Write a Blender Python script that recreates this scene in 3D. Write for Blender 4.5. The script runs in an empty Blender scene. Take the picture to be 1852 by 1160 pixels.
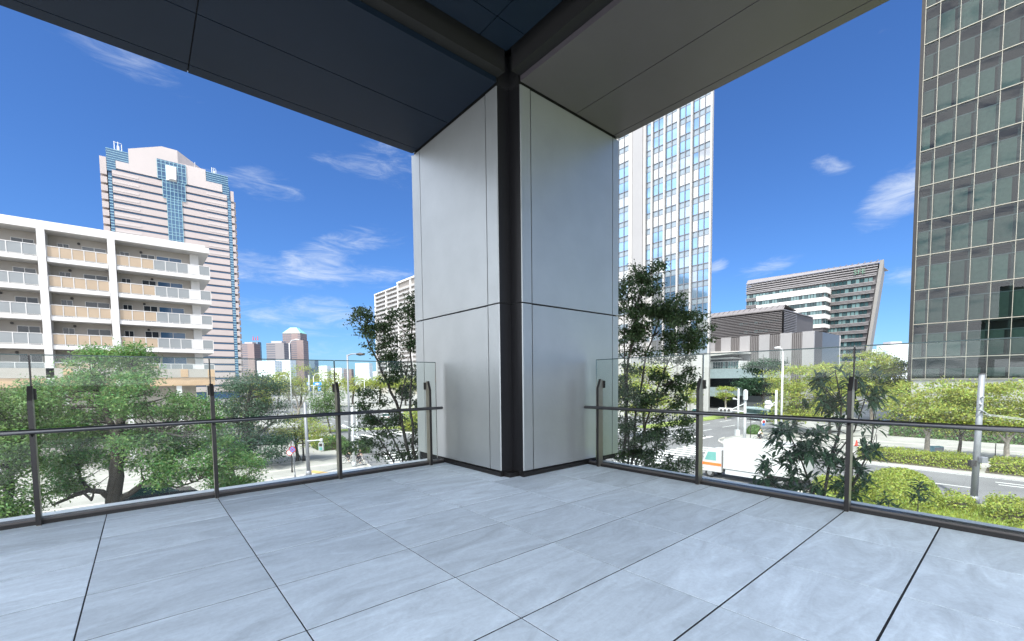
import bpy, bmesh, math, random
import numpy as np
from mathutils import Vector, Matrix
rad = math.radians
scn = bpy.context.scene
COL = scn.collection
rnd = random.Random(7)
nr = np.random.default_rng(7)

# ------------------------------------------------------------------ camera
# +X runs along the left balustrade (away, to the right), +Y along the right one; the terrace floor is z = 0
EYE = Vector((0, 0, 1.22))
YAW, PIT, ROL, FPX = 0.8661, -0.0565, -0.0114, 787.6      # FPX: focal length for a 1852 px wide frame
_f = Vector((math.cos(YAW) * math.cos(PIT), math.sin(YAW) * math.cos(PIT), math.sin(PIT)))
_r0 = Vector((math.sin(YAW), -math.cos(YAW), 0)); _u0 = _r0.cross(_f)
CR = _r0 * math.cos(ROL) + _u0 * math.sin(ROL); CU = -_r0 * math.sin(ROL) + _u0 * math.cos(ROL)
cd = bpy.data.cameras.new("camera"); cam = bpy.data.objects.new("camera", cd); COL.objects.link(cam)
M3 = Matrix((CR, CU, -_f)).transposed()
cam.matrix_world = Matrix.Translation(EYE) @ M3.to_4x4()
cd.sensor_width = 36; cd.lens = FPX / 1852 * 36
cd.shift_y = (731.35 - 580) / 1852
cd.clip_start = 0.05; cd.clip_end = 9000
scn.camera = cam

def at(px, py, depth):
    """world point at a bearing, height and distance surveyed from the terrace"""
    return EYE + (_f + CR * ((px - 925.8) / FPX) - CU * ((py - 731.35) / FPX)) * depth

# ------------------------------------------------------------------ light
SUN = Vector((-0.90, -0.43, 0)).normalized(); ELEV = rad(60)
scn.view_settings.view_transform = 'Standard'; scn.view_settings.look = 'None'
scn.view_settings.exposure = 1.7; scn.view_settings.gamma = 1.0
sd = bpy.data.lights.new("sun", 'SUN'); sd.energy = 2.4; sd.angle = rad(0.5); sd.color = (1, 0.95, 0.87)
so = bpy.data.objects.new("sun", sd); COL.objects.link(so)
sdir = Vector((SUN.x * math.cos(ELEV), SUN.y * math.cos(ELEV), math.sin(ELEV)))
so.rotation_euler = sdir.to_track_quat('Z', 'Y').to_euler(); so.location = (-60, -40, 120)

W = bpy.data.worlds.new("World"); scn.world = W; W.use_nodes = True
nt = W.node_tree; nt.nodes.clear()
N = lambda t, **k: (lambda n: ([setattr(n, a, b) for a, b in k.items()], n)[1])(nt.nodes.new(t))
L = lambda a, b: nt.links.new(a, b)
out = N('ShaderNodeOutputWorld'); bg = N('ShaderNodeBackground'); bg.inputs[1].default_value = 0.085
sky = N('ShaderNodeTexSky', sky_type='NISHITA', sun_disc=False)
sky.sun_elevation = ELEV; sky.sun_rotation = math.atan2(SUN.x, SUN.y)
sky.air_density = 1.0; sky.dust_density = 0.35; sky.ozone_density = 2.2; sky.altitude = 20
hsv = N('ShaderNodeHueSaturation'); hsv.inputs['Saturation'].default_value = 1.0
# deep, polarised-looking blue
skm = N('ShaderNodeMix', data_type='RGBA', blend_type='MULTIPLY'); skm.inputs['Factor'].default_value = 1; skm.inputs[7].default_value = (.24, .40, .64, 1)
L(sky.outputs[0], skm.inputs[6]); L(skm.outputs[2], hsv.inputs['Color'])
tc = N('ShaderNodeTexCoord'); nrm = N('ShaderNodeVectorMath', operation='NORMALIZE'); L(tc.outputs['Generated'], nrm.inputs[0])
def blobmask(d, along, ra, rb):
    """soft oval patch of sky round the direction d (radii in radians, long axis level)"""
    d = d.normalized(); side = d.cross(Vector((0, 0, 1))).normalized(); up = side.cross(d)
    side2 = side * math.cos(along) + up * math.sin(along); up2 = -side * math.sin(along) + up * math.cos(along)
    s = []
    for v, r_ in ((side2, ra), (up2, rb)):
        n = N('ShaderNodeVectorMath', operation='DOT_PRODUCT'); n.inputs[1].default_value = v / r_; L(nrm.outputs[0], n.inputs[0])
        p = N('ShaderNodeMath', operation='POWER'); p.inputs[1].default_value = 2
        a = N('ShaderNodeMath', operation='ABSOLUTE'); L(n.outputs['Value'], a.inputs[0]); L(a.outputs[0], p.inputs[0]); s.append(p)
    f = N('ShaderNodeVectorMath', operation='DOT_PRODUCT'); f.inputs[1].default_value = d; L(nrm.outputs[0], f.inputs[0])
    g = N('ShaderNodeMath', operation='GREATER_THAN'); g.inputs[1].default_value = 0; L(f.outputs['Value'], g.inputs[0])
    ad = N('ShaderNodeMath', operation='ADD'); L(s[0].outputs[0], ad.inputs[0]); L(s[1].outputs[0], ad.inputs[1])
    sb = N('ShaderNodeMath', operation='SUBTRACT', use_clamp=True); sb.inputs[0].default_value = 1; L(ad.outputs[0], sb.inputs[1])
    m = N('ShaderNodeMath', operation='MULTIPLY'); L(sb.outputs[0], m.inputs[0]); L(g.outputs[0], m.inputs[1])
    return m
def ray(px, py): return (at(px, py, 1) - EYE)
CLOUDS = [(540, 490, 0.0, .30, .04, .95), (640, 440, .25, .14, .04, .8), (470, 335, .05, .11, .035, .75), (690, 290, .1, .16, .06, .6),
          (215, 95, -.25, .11, .04, .7), (560, 570, 0, .3, .05, .85), (1630, 355, .55, .085, .05, 1.35), (1500, 300, -.5, .05, .02, .9),
          (1380, 485, .2, .09, .022, .9), (1295, 482, .2, .03, .018, 1.0), (1640, 500, 0, .07, .03, .8), (1000, 640, 0, 1.3, .05, .45)]
tot = None
for px, py, al, ra, rb, w in CLOUDS:
    m = blobmask(ray(px, py), al, ra, rb)
    k = N('ShaderNodeMath', operation='MULTIPLY'); k.inputs[1].default_value = w; L(m.outputs[0], k.inputs[0])
    if tot is None: tot = k
    else:
        a = N('ShaderNodeMath', operation='ADD'); L(tot.outputs[0], a.inputs[0]); L(k.outputs[0], a.inputs[1]); tot = a
mp = N('ShaderNodeMapping'); mp.inputs['Scale'].default_value = (1, 1, 4.2); L(nrm.outputs[0], mp.inputs[0])
cn = N('ShaderNodeTexNoise'); cn.inputs['Scale'].default_value = 10; cn.inputs['Detail'].default_value = 12; cn.inputs['Roughness'].default_value = .66
cn.inputs['Distortion'].default_value = .6; L(mp.outputs[0], cn.inputs['Vector'])
tm = N('ShaderNodeMath', operation='MULTIPLY'); tm.inputs[1].default_value = .42; L(tot.outputs[0], tm.inputs[0])
ta = N('ShaderNodeMath', operation='ADD'); L(cn.outputs[0], ta.inputs[0]); L(tm.outputs[0], ta.inputs[1])
cm = N('ShaderNodeMapRange', interpolation_type='SMOOTHSTEP'); cm.inputs['From Min'].default_value = .64; cm.inputs['From Max'].default_value = 1.35; L(ta.outputs[0], cm.inputs['Value'])
cmx = N('ShaderNodeMix', data_type='RGBA'); L(cm.outputs[0], cmx.inputs['Factor']); L(hsv.outputs[0], cmx.inputs[6]); cmx.inputs[7].default_value = (3.3, 3.6, 4.0, 1)
# unseen bright broken cloud, added on the sun's side to light the terrace
bd = N('ShaderNodeVectorMath', operation='DOT_PRODUCT'); bd.inputs[1].default_value = Vector((SUN.x, SUN.y, .15)).normalized(); L(nrm.outputs[0], bd.inputs[0])
bm = N('ShaderNodeMapRange', interpolation_type='SMOOTHSTEP'); bm.inputs['From Min'].default_value = -.05; bm.inputs['From Max'].default_value = .45; L(bd.outputs['Value'], bm.inputs['Value'])
bn = N('ShaderNodeMapRange'); bn.inputs['From Min'].default_value = .30; bn.inputs['From Max'].default_value = .5; L(cn.outputs[0], bn.inputs['Value'])
bp = N('ShaderNodeMath', operation='MULTIPLY', use_clamp=True); L(bm.outputs[0], bp.inputs[0]); L(bn.outputs[0], bp.inputs[1])
cb2 = N('ShaderNodeMix', data_type='RGBA'); L(bp.outputs[0], cb2.inputs['Factor']); L(cmx.outputs[2], cb2.inputs[6]); cb2.inputs[7].default_value = (13.6, 14.2, 15.2, 1)
L(cb2.outputs[2], bg.inputs[0]); L(bg.outputs[0], out.inputs[0])

# ------------------------------------------------------------------ materials
def nodes(name):
    m = bpy.data.materials.new(name); m.use_nodes = True
    t = m.node_tree; t.nodes.clear(); o = t.nodes.new('ShaderNodeOutputMaterial')
    return m, t, o
def vary(t, col, namt, nscale, vec=None, detail=5, dist=0, rough=.55):
    n = t.nodes.new('ShaderNodeTexNoise'); n.inputs['Scale'].default_value = nscale; n.inputs['Detail'].default_value = detail
    n.inputs['Distortion'].default_value = dist; n.inputs['Roughness'].default_value = rough
    if vec is None:
        tcn = t.nodes.new('ShaderNodeTexCoord'); vec = tcn.outputs['Object']
    t.links.new(vec, n.inputs['Vector'])
    mr = t.nodes.new('ShaderNodeMapRange'); mr.inputs['From Min'].default_value = .3; mr.inputs['From Max'].default_value = .7
    t.links.new(n.outputs[0], mr.inputs['Value'])
    mx = t.nodes.new('ShaderNodeMix'); mx.data_type = 'RGBA'
    mx.inputs[6].default_value = tuple(c * (1 - namt) for c in col[:3]) + (1,)
    mx.inputs[7].default_value = tuple(min(1, c * (1 + namt)) for c in col[:3]) + (1,)
    t.links.new(mr.outputs[0], mx.inputs['Factor'])
    return mx.outputs[2], n
def mat(name, col, rough=.6, metal=0., namt=.08, nscale=1.5, bump=0., island=0., obj=0., spec=.5):
    m, t, o = nodes(name); p = t.nodes.new('ShaderNodeBsdfPrincipled')
    p.inputs['Roughness'].default_value = rough; p.inputs['Metallic'].default_value = metal
    p.inputs['Specular IOR Level'].default_value = spec
    c, n = vary(t, col, namt, nscale)
    for amt, kind in ((island, 'ShaderNodeNewGeometry'), (obj, 'ShaderNodeObjectInfo')):
        if amt:
            g = t.nodes.new(kind); h = t.nodes.new('ShaderNodeHueSaturation')
            mr = t.nodes.new('ShaderNodeMapRange'); mr.inputs['To Min'].default_value = 1 - amt; mr.inputs['To Max'].default_value = 1 + amt
            t.links.new(g.outputs['Random Per Island' if kind[10] == 'N' else 'Random'], mr.inputs['Value'])
            t.links.new(mr.outputs[0], h.inputs['Value']); t.links.new(c, h.inputs['Color']); c = h.outputs[0]
    t.links.new(c, p.inputs['Base Color'])
    if bump:
        b = t.nodes.new('ShaderNodeBump'); b.inputs['Strength'].default_value = bump; b.inputs['Distance'].default_value = .02
        n2 = t.nodes.new('ShaderNodeTexNoise'); n2.inputs['Scale'].default_value = nscale * 8; n2.inputs['Detail'].default_value = 6
        tcn = t.nodes.new('ShaderNodeTexCoord'); t.links.new(tcn.outputs['Object'], n2.inputs['Vector'])
        t.links.new(n2.outputs[0], b.inputs['Height']); t.links.new(b.outputs[0], p.inputs['Normal'])
    t.links.new(p.outputs[0], o.inputs[0]); return m
def leafmat(name, col, trans=.35, var=.35, hue=.03):
    m, t, o = nodes(name)
    g = t.nodes.new('ShaderNodeNewGeometry'); h = t.nodes.new('ShaderNodeHueSaturation')
    mr = t.nodes.new('ShaderNodeMapRange'); mr.inputs['To Min'].default_value = 1 - var; mr.inputs['To Max'].default_value = 1 + var
    t.links.new(g.outputs['Random Per Island'], mr.inputs['Value']); t.links.new(mr.outputs[0], h.inputs['Value'])
    ml = t.nodes.new('ShaderNodeMath'); ml.operation = 'MULTIPLY'; ml.inputs[1].default_value = 7.13; t.links.new(g.outputs['Random Per Island'], ml.inputs[0])
    fr = t.nodes.new('ShaderNodeMath'); fr.operation = 'FRACT'; t.links.new(ml.outputs[0], fr.inputs[0])
    m2 = t.nodes.new('ShaderNodeMapRange'); m2.inputs['To Min'].default_value = .5 - hue; m2.inputs['To Max'].default_value = .5 + hue * .7
    t.links.new(fr.outputs[0], m2.inputs['Value']); t.links.new(m2.outputs[0], h.inputs['Hue'])
    h.inputs['Color'].default_value = tuple(col) + (1,)
    p = t.nodes.new('ShaderNodeBsdfPrincipled'); p.inputs['Roughness'].default_value = .5; p.inputs['Specular IOR Level'].default_value = .35
    t.links.new(h.outputs[0], p.inputs['Base Color'])
    tr = t.nodes.new('ShaderNodeBsdfTranslucent'); h2 = t.nodes.new('ShaderNodeHueSaturation'); h2.inputs['Value'].default_value = 1.35; h2.inputs['Hue'].default_value = .485
    t.links.new(h.outputs[0], h2.inputs['Color']); t.links.new(h2.outputs[0], tr.inputs[0])
    mx = t.nodes.new('ShaderNodeMixShader'); mx.inputs[0].default_value = trans
    t.links.new(p.outputs[0], mx.inputs[1]); t.links.new(tr.outputs[0], mx.inputs[2]); t.links.new(mx.outputs[0], o.inputs[0]); return m
def glassmat(name, tint, ior=1.5, refl=1.0, rough=0.0):
    m, t, o = nodes(name)
    tr = t.nodes.new('ShaderNodeBsdfTransparent'); tr.inputs[0].default_value = tuple(tint) + (1,)
    gl = t.nodes.new('ShaderNodeBsdfGlossy'); gl.inputs['Roughness'].default_value = rough; gl.inputs[0].default_value = (refl, refl, refl, 1)
    fr = t.nodes.new('ShaderNodeFresnel'); fr.inputs['IOR'].default_value = ior
    mx = t.nodes.new('ShaderNodeMixShader'); t.links.new(fr.outputs[0], mx.inputs[0]); t.links.new(tr.outputs[0], mx.inputs[1]); t.links.new(gl.outputs[0], mx.inputs[2])
    t.links.new(mx.outputs[0], o.inputs[0]); return m
def tilemat():
    m, t, o = nodes("stone_tile"); p = t.nodes.new('ShaderNodeBsdfPrincipled'); p.inputs['Roughness'].default_value = .55
    g = t.nodes.new('ShaderNodeNewGeometry'); tcn = t.nodes.new('ShaderNodeTexCoord')
    sc = t.nodes.new('ShaderNodeMath'); sc.operation = 'MULTIPLY'; sc.inputs[1].default_value = 83.0; t.links.new(g.outputs['Random Per Island'], sc.inputs[0])
    cb = t.nodes.new('ShaderNodeCombineXYZ'); [t.links.new(sc.outputs[0], cb.inputs[i]) for i in range(3)]
    ad = t.nodes.new('ShaderNodeVectorMath'); ad.operation = 'ADD'; t.links.new(tcn.outputs['Object'], ad.inputs[0]); t.links.new(cb.outputs[0], ad.inputs[1])
    rt = t.nodes.new('ShaderNodeMapping'); rt.inputs['Rotation'].default_value = (0, 0, rad(-28)); rt.inputs['Scale'].default_value = (1, 3.4, 1); t.links.new(ad.outputs[0], rt.inputs[0])
    c1, n1 = vary(t, (.60, .685, .742), .20, 1.35, rt.outputs[0], 9, 1.5, .66)
    c2, n2 = vary(t, (.95, .955, .96), .14, 30, ad.outputs[0], 9, .4, .75)
    mu = t.nodes.new('ShaderNodeMix'); mu.data_type = 'RGBA'; mu.blend_type = 'MULTIPLY'; mu.inputs['Factor'].default_value = 1
    t.links.new(c1, mu.inputs[6]); t.links.new(c2, mu.inputs[7])
    h = t.nodes.new('ShaderNodeHueSaturation'); mr = t.nodes.new('ShaderNodeMapRange'); mr.inputs['To Min'].default_value = .86; mr.inputs['To Max'].default_value = 1.08
    t.links.new(g.outputs['Random Per Island'], mr.inputs['Value']); t.links.new(mr.outputs[0], h.inputs['Value']); t.links.new(mu.outputs[2], h.inputs['Color'])
    t.links.new(h.outputs[0], p.inputs['Base Color'])
    b = t.nodes.new('ShaderNodeBump'); b.inputs['Strength'].default_value = .25; b.inputs['Distance'].default_value = .004
    t.links.new(n2.outputs[0], b.inputs['Height']); t.links.new(b.outputs[0], p.inputs['Normal'])
    t.links.new(p.outputs[0], o.inputs[0]); return m
def panelglass(name, dark, light, share, rough=.06, ior=1.4, metal=0.):
    """window glass: mostly mirror-like, some panes with pale blinds right behind"""
    m, t, o = nodes(name); p = t.nodes.new('ShaderNodeBsdfPrincipled')
    p.inputs['Metallic'].default_value = metal; p.inputs['Roughness'].default_value = rough; p.inputs['IOR'].default_value = ior; p.inputs['Specular IOR Level'].default_value = .5
    g = t.nodes.new('ShaderNodeNewGeometry'); oi = t.nodes.new('ShaderNodeObjectInfo')
    a = t.nodes.new('ShaderNodeMath'); a.operation = 'ADD'; t.links.new(g.outputs['Random Per Island'], a.inputs[0]); t.links.new(oi.outputs['Random'], a.inputs[1])
    fr = t.nodes.new('ShaderNodeMath'); fr.operation = 'FRACT'; t.links.new(a.outputs[0], fr.inputs[0])
    mr = t.nodes.new('ShaderNodeMapRange'); mr.inputs['From Min'].default_value = 1 - share - .12; mr.inputs['From Max'].default_value = 1 - share + .12
    t.links.new(fr.outputs[0], mr.inputs['Value'])
    mx = t.nodes.new('ShaderNodeMix'); mx.data_type = 'RGBA'; mx.inputs[6].default_value = tuple(dark) + (1,); mx.inputs[7].default_value = tuple(light) + (1,)
    t.links.new(mr.outputs[0], mx.inputs['Factor']); t.links.new(mx.outputs[2], p.inputs['Base Color'])
    t.links.new(p.outputs[0], o.inputs[0]); return m

MT = dict(
    tile=tilemat(), joint=mat("joint_black", (.012, .012, .014), .8), ledge=mat("pale_coping", (.88, .89, .90), .4),
    alu=mat("silver_panel", (.365, .385, .388), .44, .62, .05, 2.2, .08), pale_span=mat("pale_spandrel_glass", (.19, .235, .27), .12, .3, .05, .3), end_grey=mat("end_grey", (.20, .195, .185), .7), base_m=mat("base_rail_metal", (.115, .105, .10), .42, .5), notch=mat("notch_black", (.012, .012, .014), .5, .3), dark=mat("dark_bronze", (.035, .033, .032), .38, .7),
    bronze=mat("bronze_steel", (.30, .285, .25), .36, .85, .08, 6), soffit=mat("soffit_panel_shade", (.008, .015, .028), .5, .0, .04, 2, 0, 0, 0, .10), soffit_lit=mat("soffit_panel_lit", (.088, .079, .090), .42, .1, .04, 2, 0, 0, 0, .3),  # one soffit finish: left copy darkened for shade, right copy lightened for light
    black=mat("black_gap", (.006, .006, .007), .9), rail=mat("rail_metal", (.10, .10, .105), .28, .9),
    glass=glassmat("clear_glass", (.955, .985, .972), 1.5, .32), gedge=mat("glass_edge", (.02, .05, .05), .2), 
    wall_in=mat("lobby_wall", (.42, .42, .42), .7),
    paving=mat("paving", (.29, .285, .27), .8, 0, .18, .35, .1), asphalt=mat("asphalt", (.15, .15, .155), .85, 0, .16, .2, .1), kerb=mat("kerb_stone", (.45, .43, .40), .8),
    white_line=mat("road_paint", (.78, .78, .76), .6), yellow_tile=mat("tactile_tile", (.50, .33, .12), .7), lawn=mat("lawn", (.20, .26, .06), .9, 0, .3, 1.2, .4),
    soil=mat("soil", (.10, .085, .06), .95, 0, .3, 2), white=mat("white_paint", (.56, .55, .535), .6, 0, .05, .4), cream=mat("cream_wall", (.36, .33, .295), .75, 0, .06, .6),
    tan=mat("tan_panel", (.34, .26, .18), .5, 0, .06, .8), grey_panel=mat("grey_frosted", (.20, .215, .22), .35, 0, .05, 1), peach=mat("peach_tile", (.46, .31, .19), .7, 0, .1, .8),
    win_dark=panelglass("dark_window", (.02, .026, .032), (.10, .11, .12), .25), win_blue=panelglass("blue_window", (.025, .075, .15), (.04, .105, .19), .4),
    win_sky=panelglass("sky_window", (.16, .265, .40), (.36, .37, .365), .42, .05, 1.5, .72), win_teal=panelglass("teal_window", (.02, .045, .05), (.11, .18, .185), .45),
    pink=mat("pink_granite", (.40, .345, .325), .6, 0, .05, .12), pink2=mat("pink_granite_light", (.44, .395, .375), .6, 0, .03, .1), cyan=mat("pale_blue_frame", (.20, .36, .42), .4), pale_glass=mat("pale_glass_band", (.30, .37, .40), .25), truck=mat("truck_white", (.46, .46, .465), .4, 0, .04, .6),
    wht_tower=mat("white_tower_wall", (.35, .345, .335), .55, 0, .03, .1), gry_tower=mat("grey_pier", (.25, .25, .255), .6, 0, .03, .2), mull=mat("grey_mullion", (.15, .155, .17), .4, .5),
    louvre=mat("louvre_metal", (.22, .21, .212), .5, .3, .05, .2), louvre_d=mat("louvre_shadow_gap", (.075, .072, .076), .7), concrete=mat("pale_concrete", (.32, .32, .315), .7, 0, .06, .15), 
    panel_l=mat("pale_cladding", (.34, .34, .35), .5, .1, .03, .3), panel_d=mat("dark_cladding", (.09, .085, .085), .6, 0, .05, .3), 
    gb_frame=mat("champagne_frame", (.27, .26, .215), .4, .5), gb_glass=glassmat("tinted_facade_glass", (.54, .70, .655), 1.65, .62), blind=mat("window_blind", (.165, .21, .19), .7, 0, .12, 2.2, 0, 0, .38),
    spandrel=mat("dark_spandrel", (.02, .025, .024), .4), interior=mat("dim_interior", (.05, .05, .048), .8),
    bark=mat("bark", (.045, .038, .032), .9, 0, .3, 6, .4), bark_l=mat("pale_bark", (.24, .21, .18), .9, 0, .25, 5, .3),
    pole=mat("galvanised_pole", (.22, .225, .25), .5, .3), pole_d=mat("dark_pole", (.05, .045, .045), .5, .3), pole_w=mat("white_pole", (.48, .49, .50), .45),
    sign_blue=mat("sign_blue", (.02, .22, .62), .4), sign_red=mat("sign_red", (.42, .03, .04), .4), sign_white=mat("sign_white", (.8, .8, .8), .4), sign_green=mat("sign_green", (.11, .21, .15), .5),
    orange=mat("orange_stripe", (.85, .16, .03), .4), rubber=mat("rubber", (.02, .02, .02), .8), car=mat("car_paint", (.03, .035, .04), .2, .3), chrome=mat("steel", (.55, .55, .56), .25, .9),
    car_glass=mat("vehicle_glass", (.02, .05, .05), .05), teal=mat("cab_glass", (.12, .30, .28), .08), cone=mat("cone_red", (.75, .06, .04), .5), skin=mat("skin", (.50, .33, .25), .6), hair=mat("hair", (.015, .012, .01), .6),
    cloth_d=mat("dark_cloth", (.03, .03, .04), .85), cloth_w=mat("white_cloth", (.72, .72, .72), .85), pipe=mat("roof_copper", (.20, .45, .42), .5),
    brown_tower=mat("brown_facade", (.32, .25, .24), .7, 0, .06, .05), grey_facade=mat("grey_facade", (.33, .31, .32), .7, 0, .05, .05), pale=mat("pale_facade", (.62, .66, .70), .8, 0, .04, .02), blue_facade=mat("blue_facade", (.18, .27, .38), .4, 0, .05, .05),
    lf_camphor=leafmat("leaf_camphor", (.085, .185, .052), .4, .42, .05), lf_dark=leafmat("leaf_dark", (.030, .072, .038), .3, .45), lf_bright=leafmat("leaf_bright", (.25, .31, .065), .4, .45, .05), lf_mid=leafmat("leaf_mid", (.085, .165, .045), .35, .45),
    lf_slender=leafmat("leaf_slender", (.050, .088, .036), .42, .45), lf_shrub=leafmat("leaf_shrub", (.036, .078, .040), .3, .45), lf_hedge=leafmat("leaf_hedge", (.24, .30, .058), .35, .42, .035), lf_sparse=leafmat("leaf_sparse", (.11, .13, .09)),
)

# ------------------------------------------------------------------ builders
class MB:
    def __init__(s): s.v = []; s.f = []
    def add(s, vs, fs):
        b = len(s.v); s.v += [tuple(v) for v in vs]; s.f += [tuple(i + b for i in f) for f in fs]; return s
    def box(s, x0, x1, y0, y1, z0, z1):
        x0, x1 = min(x0, x1), max(x0, x1); y0, y1 = min(y0, y1), max(y0, y1); z0, z1 = min(z0, z1), max(z0, z1)
        return s.add([(x0, y0, z0), (x1, y0, z0), (x1, y1, z0), (x0, y1, z0), (x0, y0, z1), (x1, y0, z1), (x1, y1, z1), (x0, y1, z1)],
                     [(0, 3, 2, 1), (4, 5, 6, 7), (0, 1, 5, 4), (1, 2, 6, 5), (2, 3, 7, 6), (3, 0, 4, 7)])
    def bevbox(s, x0, x1, y0, y1, z0, z1, b=.004):
        """box with a small chamfer round its top edges"""
        vs = [(x0, y0, z0), (x1, y0, z0), (x1, y1, z0), (x0, y1, z0), (x0, y0, z1 - b), (x1, y0, z1 - b), (x1, y1, z1 - b), (x0, y1, z1 - b),
              (x0 + b, y0 + b, z1), (x1 - b, y0 + b, z1), (x1 - b, y1 - b, z1), (x0 + b, y1 - b, z1)]
        return s.add(vs, [(0, 3, 2, 1), (8, 9, 10, 11)] + [(i, (i + 1) % 4, (i + 1) % 4 + 4, i + 4) for i in range(4)] + [(i + 4, (i + 1) % 4 + 4, (i + 1) % 4 + 8, i + 8) for i in range(4)])
    def prism(s, prof, axis, a0, a1):
        """closed profile of 2-D points, extruded along axis ('x','y','z') from a0 to a1"""
        n = len(prof)
        def P(p, a): return {'x': (a, p[0], p[1]), 'y': (p[0], a, p[1]), 'z': (p[0], p[1], a)}[axis]
        vs = [P(p, a0) for p in prof] + [P(p, a1) for p in prof]
        return s.add(vs, [tuple(range(n))[::-1], tuple(range(n, 2 * n))] + [(i, (i + 1) % n, (i + 1) % n + n, i + n) for i in range(n)])
    def tube(s, pts, rs, n=8, cap=True):
        pts = [Vector(p) for p in pts]
        if not hasattr(rs, '__len__'): rs = [rs] * len(pts)
        rings = []; ref = None
        for i, p in enumerate(pts):
            d = (pts[min(i + 1, len(pts) - 1)] - pts[max(i - 1, 0)])
            d = d.normalized() if d.length > 1e-9 else Vector((0, 0, 1))
            if ref is None: ref = Vector((1, 0, 0)) if abs(d.x) < .8 else Vector((0, 1, 0))
            a = (ref - d * ref.dot(d)).normalized(); ref = a; b = d.cross(a)
            rings.append([p + (a * math.cos(2 * math.pi * k / n) + b * math.sin(2 * math.pi * k / n)) * rs[i] for k in range(n)])
        vs = [v for r_ in rings for v in r_]; fs = []
        for i in range(len(pts) - 1):
            for k in range(n): fs.append((i * n + k, i * n + (k + 1) % n, (i + 1) * n + (k + 1) % n, (i + 1) * n + k))
        if cap: fs += [tuple(range(n))[::-1], tuple((len(pts) - 1) * n + k for k in range(n))]
        return s.add(vs, fs)
    def lathe(s, prof, c=(0, 0, 0), n=16):
        """profile of (radius, height) turned round the vertical through c"""
        vs = []; fs = []
        for r_, z in prof:
            for k in range(n): vs.append((c[0] + r_ * math.cos(2 * math.pi * k / n), c[1] + r_ * math.sin(2 * math.pi * k / n), c[2] + z))
        for i in range(len(prof) - 1):
            for k in range(n): fs.append((i * n + k, i * n + (k + 1) % n, (i + 1) * n + (k + 1) % n, (i + 1) * n + k))
        fs += [tuple(range(n))[::-1], tuple((len(prof) - 1) * n + k for k in range(n))]
        return s.add(vs, fs)
    def torus(s, c, R, r, axis=(0, 1, 0), n=24, m=6):
        ax = Vector(axis).normalized(); a = ax.orthogonal().normalized(); b = ax.cross(a); c = Vector(c); vs = []; fs = []
        for i in range(n):
            e = a * math.cos(2 * math.pi * i / n) + b * math.sin(2 * math.pi * i / n)
            for j in range(m): vs.append(c + e * (R + r * math.cos(2 * math.pi * j / m)) + ax * (r * math.sin(2 * math.pi * j / m)))
        for i in range(n):
            for j in range(m): fs.append((i * m + j, ((i + 1) % n) * m + j, ((i + 1) % n) * m + (j + 1) % m, i * m + (j + 1) % m))
        return s.add(vs, fs)
    def disc(s, c, R, axis, t=.02, n=20):
        ax = Vector(axis).normalized(); c = Vector(c); return s.tube([c - ax * t / 2, c + ax * t / 2], R, n)
    def build(s, name, m, parent=None, smooth=False):
        me = bpy.data.meshes.new(name); o0 = ORG.get(parent.name, Vector((0, 0, 0))) if parent else Vector((0, 0, 0))
        me.from_pydata([(x - o0.x, y - o0.y, z - o0.z) for x, y, z in s.v], [], s.f)
        if smooth: me.polygons.foreach_set('use_smooth', [True] * len(me.polygons))
        me.materials.append(MT[m] if isinstance(m, str) else m); me.update()
        o = bpy.data.objects.new(name, me); COL.objects.link(o)
        if parent: o.parent = parent; ORG[o.name] = o0
        return o
ORG = {}     # world origin of every thing whose parts are built in world coordinates
def thing(name, label, cat, loc=(0, 0, 0), group=None, rotz=0, local=False):
    o = bpy.data.objects.new(name, None); COL.objects.link(o); o.location = loc; o.rotation_euler = (0, 0, rotz); o.empty_display_size = .3
    if not local: ORG[o.name] = Vector(loc)
    return tag(o, label, cat, group)
def tag(o, label, cat, group=None, kind=None):
    if label: o['label'] = label
    if cat: o['category'] = cat
    if group: o['group'] = group
    if kind: o['kind'] = kind
    return o
def struct(o, label=None, cat=None, kind='structure'):
    o['kind'] = kind
    if label: o['label'] = label
    if cat: o['category'] = cat
    return o
def copy_tree(o, parent=None):
    c = o.copy(); COL.objects.link(c)
    if parent: c.parent = parent
    for ch in list(o.children): copy_tree(ch, c)
    return c

ZG = -7.3
# ------------------------------------------------------------------ terrace: floor, soffits, column
X0, Y0, DX, DY = -.299, 2.245, .865, .616
fl = MB()
for i in range(-5, 7):
    for j in range(-8, 7):
        x0, y0 = X0 + i * DX, Y0 + j * DY; x1, y1 = min(x0 + DX, 5.0), min(y0 + DY, 5.68)
        if x0 > 4.95 or y0 > 5.6: continue
        fl.bevbox(x0 + .0039, x1 - .0039, y0 + .006, y1 - .006, -.03, 0, .0006)
flo = struct(fl.build('floor', 'tile'), 'pale grey stone tiles of the terrace', 'floor')
fb = MB().box(-4.62, 4.98, -2.68, 5.66, -.5, -.0035).build('floor_bed', 'joint', flo)
MB().box(-4.62, 5.29, 5.68, 6.09, -.55, -.012).box(5.0, 5.29, -2.68, 5.675, -.55, -.012).build('coping', 'ledge', flo)

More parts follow.
